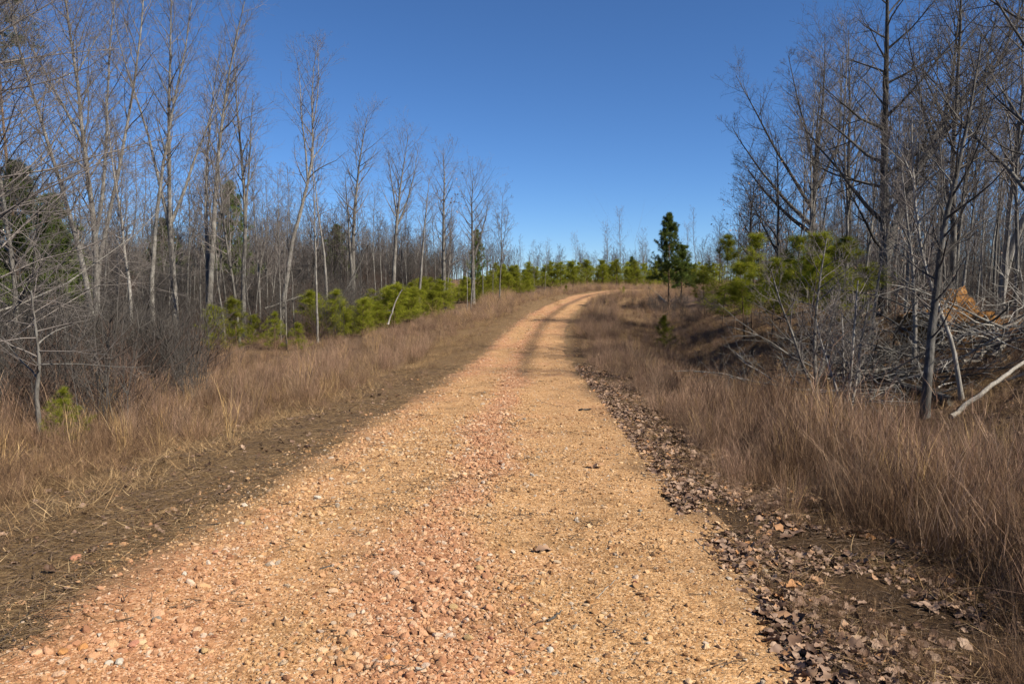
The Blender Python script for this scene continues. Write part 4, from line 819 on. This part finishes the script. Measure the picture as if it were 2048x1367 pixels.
# far wood
def merged(parts):
    g = Geo()
    for q in (parts[0], parts[2]):
        g.add(np.concatenate(q.V), np.concatenate(q.Q) if q.Q else None, None)
    return g.mesh('wood', M_far)
proto_col('wood', [merged(bare_tree(230+s, H=10, r=.09, first=.25, limbs=18, llen=.2, lang=(25, 50), sub=5, twigs=3, rmin=.011, sides=5)) for s in range(4)])
wx, wy, wh = [], [], []
for n, x0, x1, y0, y1, h0, h1 in ((420, -75, -12, 60, 130, 4.5, 8.5), (320, 14, 80, 50, 120, 5, 10), (420, -160, 0, 130, 260, 7, 11), (350, 50, 220, 120, 260, 8, 13), (1100, -300, 330, 240, 400, 8, 12.5)):
    X_, Y_ = rng.uniform(x0, x1, n), rng.uniform(y0, y1, n); u = X_/Y_*F_PX+1024
    ok = ~((Y_ < 175) & (u > np.interp(Y_, [60, 100, 175], [800, 960, 1010])) & (u < np.interp(Y_, [50, 100, 175], [1500, 1440, 1400])))
    wx.append(X_[ok]); wy.append(Y_[ok]); wh.append(rng.uniform(h0, h1, n)[ok])
wx, wy, wh = map(np.concatenate, (wx, wy, wh)); s = wh/10
scatter('far_wood', 'grey mass of leafless woods along the horizon', 'woods', 'wood', np.stack([wx, wy, hground(wx, wy)-.1], 1), np.stack([s*1.1, s*1.1, s], 1), rng.uniform(0, 6.28, len(wx)))

# ================================================================== SMALL THINGS one can pick out
tufts = [(322, 812, 'tall straw tuft arching beside the left verge', .9, 0.1, 0), (352, 850, 'leaning straw tuft with stalks bent right on the left verge', 1.0, .35, -.1), (246, 905, 'pair of thin upright straws in front of the seedling pine', .8, .1, 2),
         (150, 905, 'orange straw stalk near the seedling pine', .7, .05, 1), (168, 885, 'curved straw stalk right of the seedling pine', .75, .1, 3), (330, 875, 'upright straw stalks at the brown verge', .7, .02, 0), (462, 880, 'tall straight straw clump behind the brown verge', 1.1, .05, 0),
         (8, 950, 'single straw leaning at the left edge', .6, .2, .5), (1612, 745, 'pale straw tuft standing in the right-hand grass', .5, .15, 0), (1322, 818, 'small blond straw tuft at the right road edge', .28, .1, 0), (1960, 965, 'bent blond stalk in the right foreground grass', .8, .3, 3), (610, 770, 'bright straw tuft in the middle of the left grass', .8, .15, 1)]
for q, (px, py, lab, h, ln, az) in enumerate(tufts):
    o = link('straw_tuft', straw_tuft(500+q, n=8+q % 3*4, h=(h*.6, h), lean=ln, laz=az).mesh('straw_tuft', M_straw)); o.location = at(px, py); tag(o, lab, 'grass tuft')
for px, py, h, ln, lab in ((1470, 915, .95, .9, 'dark wiry grass clump fanning out to the right beside the right verge'), (1325, 800, .8, .8, 'smaller dark wiry grass clump further up the right verge')):
    g = straw_tuft(int(px), n=70, h=(h*.5, h), lean=ln, laz=.25); o = link('weed_clump', g.mesh('weed_clump', M_weed)); o.location = at(px, py); tag(o, lab, 'grass tuft')
scol = {'white quartz': (.62, .56, .47), 'pink': (.50, .25, .17), 'orange': (.52, .27, .12), 'grey': (.32, .29, .24), 'tan': (.50, .35, .19), 'dark red': (.25, .10, .075)}
smat = {c_: plain_stone('stone_'+c_.replace(' ', '_'), v) for c_, v in scol.items()}
stones = [(128, 1316, 17, 'orange', 'blocky orange stone near the bottom left corner'), (166, 1311, 13, 'orange', 'orange and white stone right of the blocky one at bottom left'), (199, 1284, 9, 'white quartz', 'small bright white stone at bottom left'),
          (270, 1304, 15, 'pink', 'rounded pink stone in the lower left gravel'), (240, 1336, 13, 'white quartz', 'flat whitish stone near the bottom edge at left'), (218, 1338, 10, 'white quartz', 'pale stone left of the flat whitish one'), (368, 1158, 9, 'white quartz', 'upright white stone on the left wheel track'),
          (496, 1058, 11, 'tan', 'pale flat stone at the left road edge'), (432, 1112, 9, 'pink', 'pink ringed stone on the left road edge'), (313, 1249, 14, 'grey', 'flat grey stone in the lower left gravel'), (410, 1312, 17, 'tan', 'flat olive stone at lower left'),
          (1015, 1190, 9, 'orange', 'orange wedge stone standing in the centre line'), (1036, 1190, 11, 'orange', 'large orange stone beside the wedge stone'), (998, 1191, 7, 'grey', 'grey stone left of the wedge stone'), (1046, 1223, 8, 'dark red', 'dark red stone below the orange pair'),
          (1271, 1177, 8, 'dark red', 'lone red stone on the right wheel track'), (612, 1234, 9, 'orange', 'lone orange stone on the left wheel track'), (960, 1149, 10, 'tan', 'flat pale stone in the pink centre strip'), (905, 1232, 13, 'tan', 'flat tan stone in the centre gravel'), (935, 1295, 15, 'tan', 'long tan stone in the lower centre gravel'),
          (825, 1270, 9, 'pink', 'pink stone in the lower centre gravel'), (980, 1294, 12, 'dark red', 'dull red stone right of the long tan one'), (1100, 1308, 12, 'white quartz', 'pale stone at the lower centre right'), (1065, 955, 8, 'white quartz', 'white stone further up the centre strip'), (635, 1003, 9, 'white quartz', 'pale stone beside the muddy patch'),
          (1280, 1030, 8, 'grey', 'flat grey stone on the right wheel track'), (1022, 1357, 12, 'pink', 'pink stone at the bottom edge centre'), (840, 1362, 13, 'white quartz', 'white stone at the bottom edge'), (775, 1330, 10, 'orange', 'orange stone near the bottom edge'), (150, 1122, 14, 'pink', 'flat pink slab in the brown left verge')]
def road_at(px, py):
    v = at(px, py); d_ = float(road_d([v.x], [v.y])[0]); return Vector((v.x, v.y, max(float(hroad(v.x, v.y, np.array(d_))), v.z)))
for q, (px, py, w_, c_, lab) in enumerate(stones):
    v = road_at(px, py); o = link('stone', stone_mesh(700+q, smat[c_])); o.location = v+Vector((0, 0, w_*v.y/F_PX*.25)); s = w_*v.y/F_PX; o.scale = (s, s, s); o.rotation_euler = (rnd.uniform(-.2, .2), rnd.uniform(-.2, .2), rnd.uniform(0, 6.28)); tag(o, lab, 'stone')
leaves = [(1193, 941, 32, 'curled dark red-brown leaf alone on the right wheel track'), (1085, 1107, 40, 'folded dark leaf on the centre of the road'), (1648, 1210, 46, 'upturned orange-brown oak leaf on the right verge'), (1672, 955, 30, 'pale orange leaf caught at the grass edge'), (1858, 1225, 44, 'large reddish leaf near the right foreground grass'),
          (1590, 1070, 40, 'crumpled pinkish leaf standing by the right grass'), (1415, 1000, 32, 'yellow-brown leaf at the right road edge'), (1340, 827, 22, 'orange leaf caught in grass by the road'), (385, 942, 30, 'pinkish brown leaf on the left verge'), (165, 1018, 28, 'orange leaf fragment at the left verge'), (1740, 1255, 44, 'pale grey-brown oak leaf in the right litter')]
for q, (px, py, w_, lab) in enumerate(leaves):
    v = road_at(px, py); o = link('leaf', leaf_mesh(800+q)); s = w_*v.y/F_PX*1.1; o.location = v+Vector((0, 0, .006)); o.scale = (s,)*3; o.rotation_euler = (rnd.uniform(-.35, .35), rnd.uniform(-.2, .2), rnd.uniform(-.6, .6)); tag(o, lab, 'leaf')
def stick(px, py, px2, py2, r_, mat, lab, name='stick', cat='stick'):
    a, b = road_at(px, py), road_at(px2, py2); rg = np.random.default_rng(int(px)+99); P = np.array([np.array(a)*(1-t)+np.array(b)*t for t in np.linspace(0, 1, 7)])-np.array(a); P[1:-1] += rg.normal(size=(5, 3))*r_*np.array([1.2, 1.2, .3]); P[:, 2] += r_*.9
    g = Geo(); tube(g, P, np.linspace(r_, r_*.5, 7), 6, True); o = link(name, g.mesh(name, mat)); o.location = a; tag(o, lab, cat)
for a in [(1094, 1253, 1122, 1232, .008, M_barkd, 'short grey stick lying right of the road centre'), (285, 1060, 345, 1052, .016, M_pbark, 'rotten orange-brown bark strip on the left verge', 'bark_strip', 'bark'), (1160, 824, 1182, 822, .02, M_barkd, 'small dark twig across the right wheel track'), (1390, 1085, 1420, 1120, .006, M_barkd, 'black twig pointing into the right verge'),
          (1570, 1305, 1590, 1280, .006, M_barkd, 'thin dark twig at the lower right road edge'), (-10, 1300, 110, 1170, .006, M_barkd, 'long thin dark twig slanting at the bottom left'), (640, 1142, 690, 1130, .005, M_barkd, 'thin twig lying across the left wheel track'), (1195, 1200, 1230, 1168, .003, M_pale, 'fine pale twig on the right wheel track'), (360, 1062, 440, 1052, .007, M_barkd, 'dark twig along the left gravel edge')]: stick(*a)
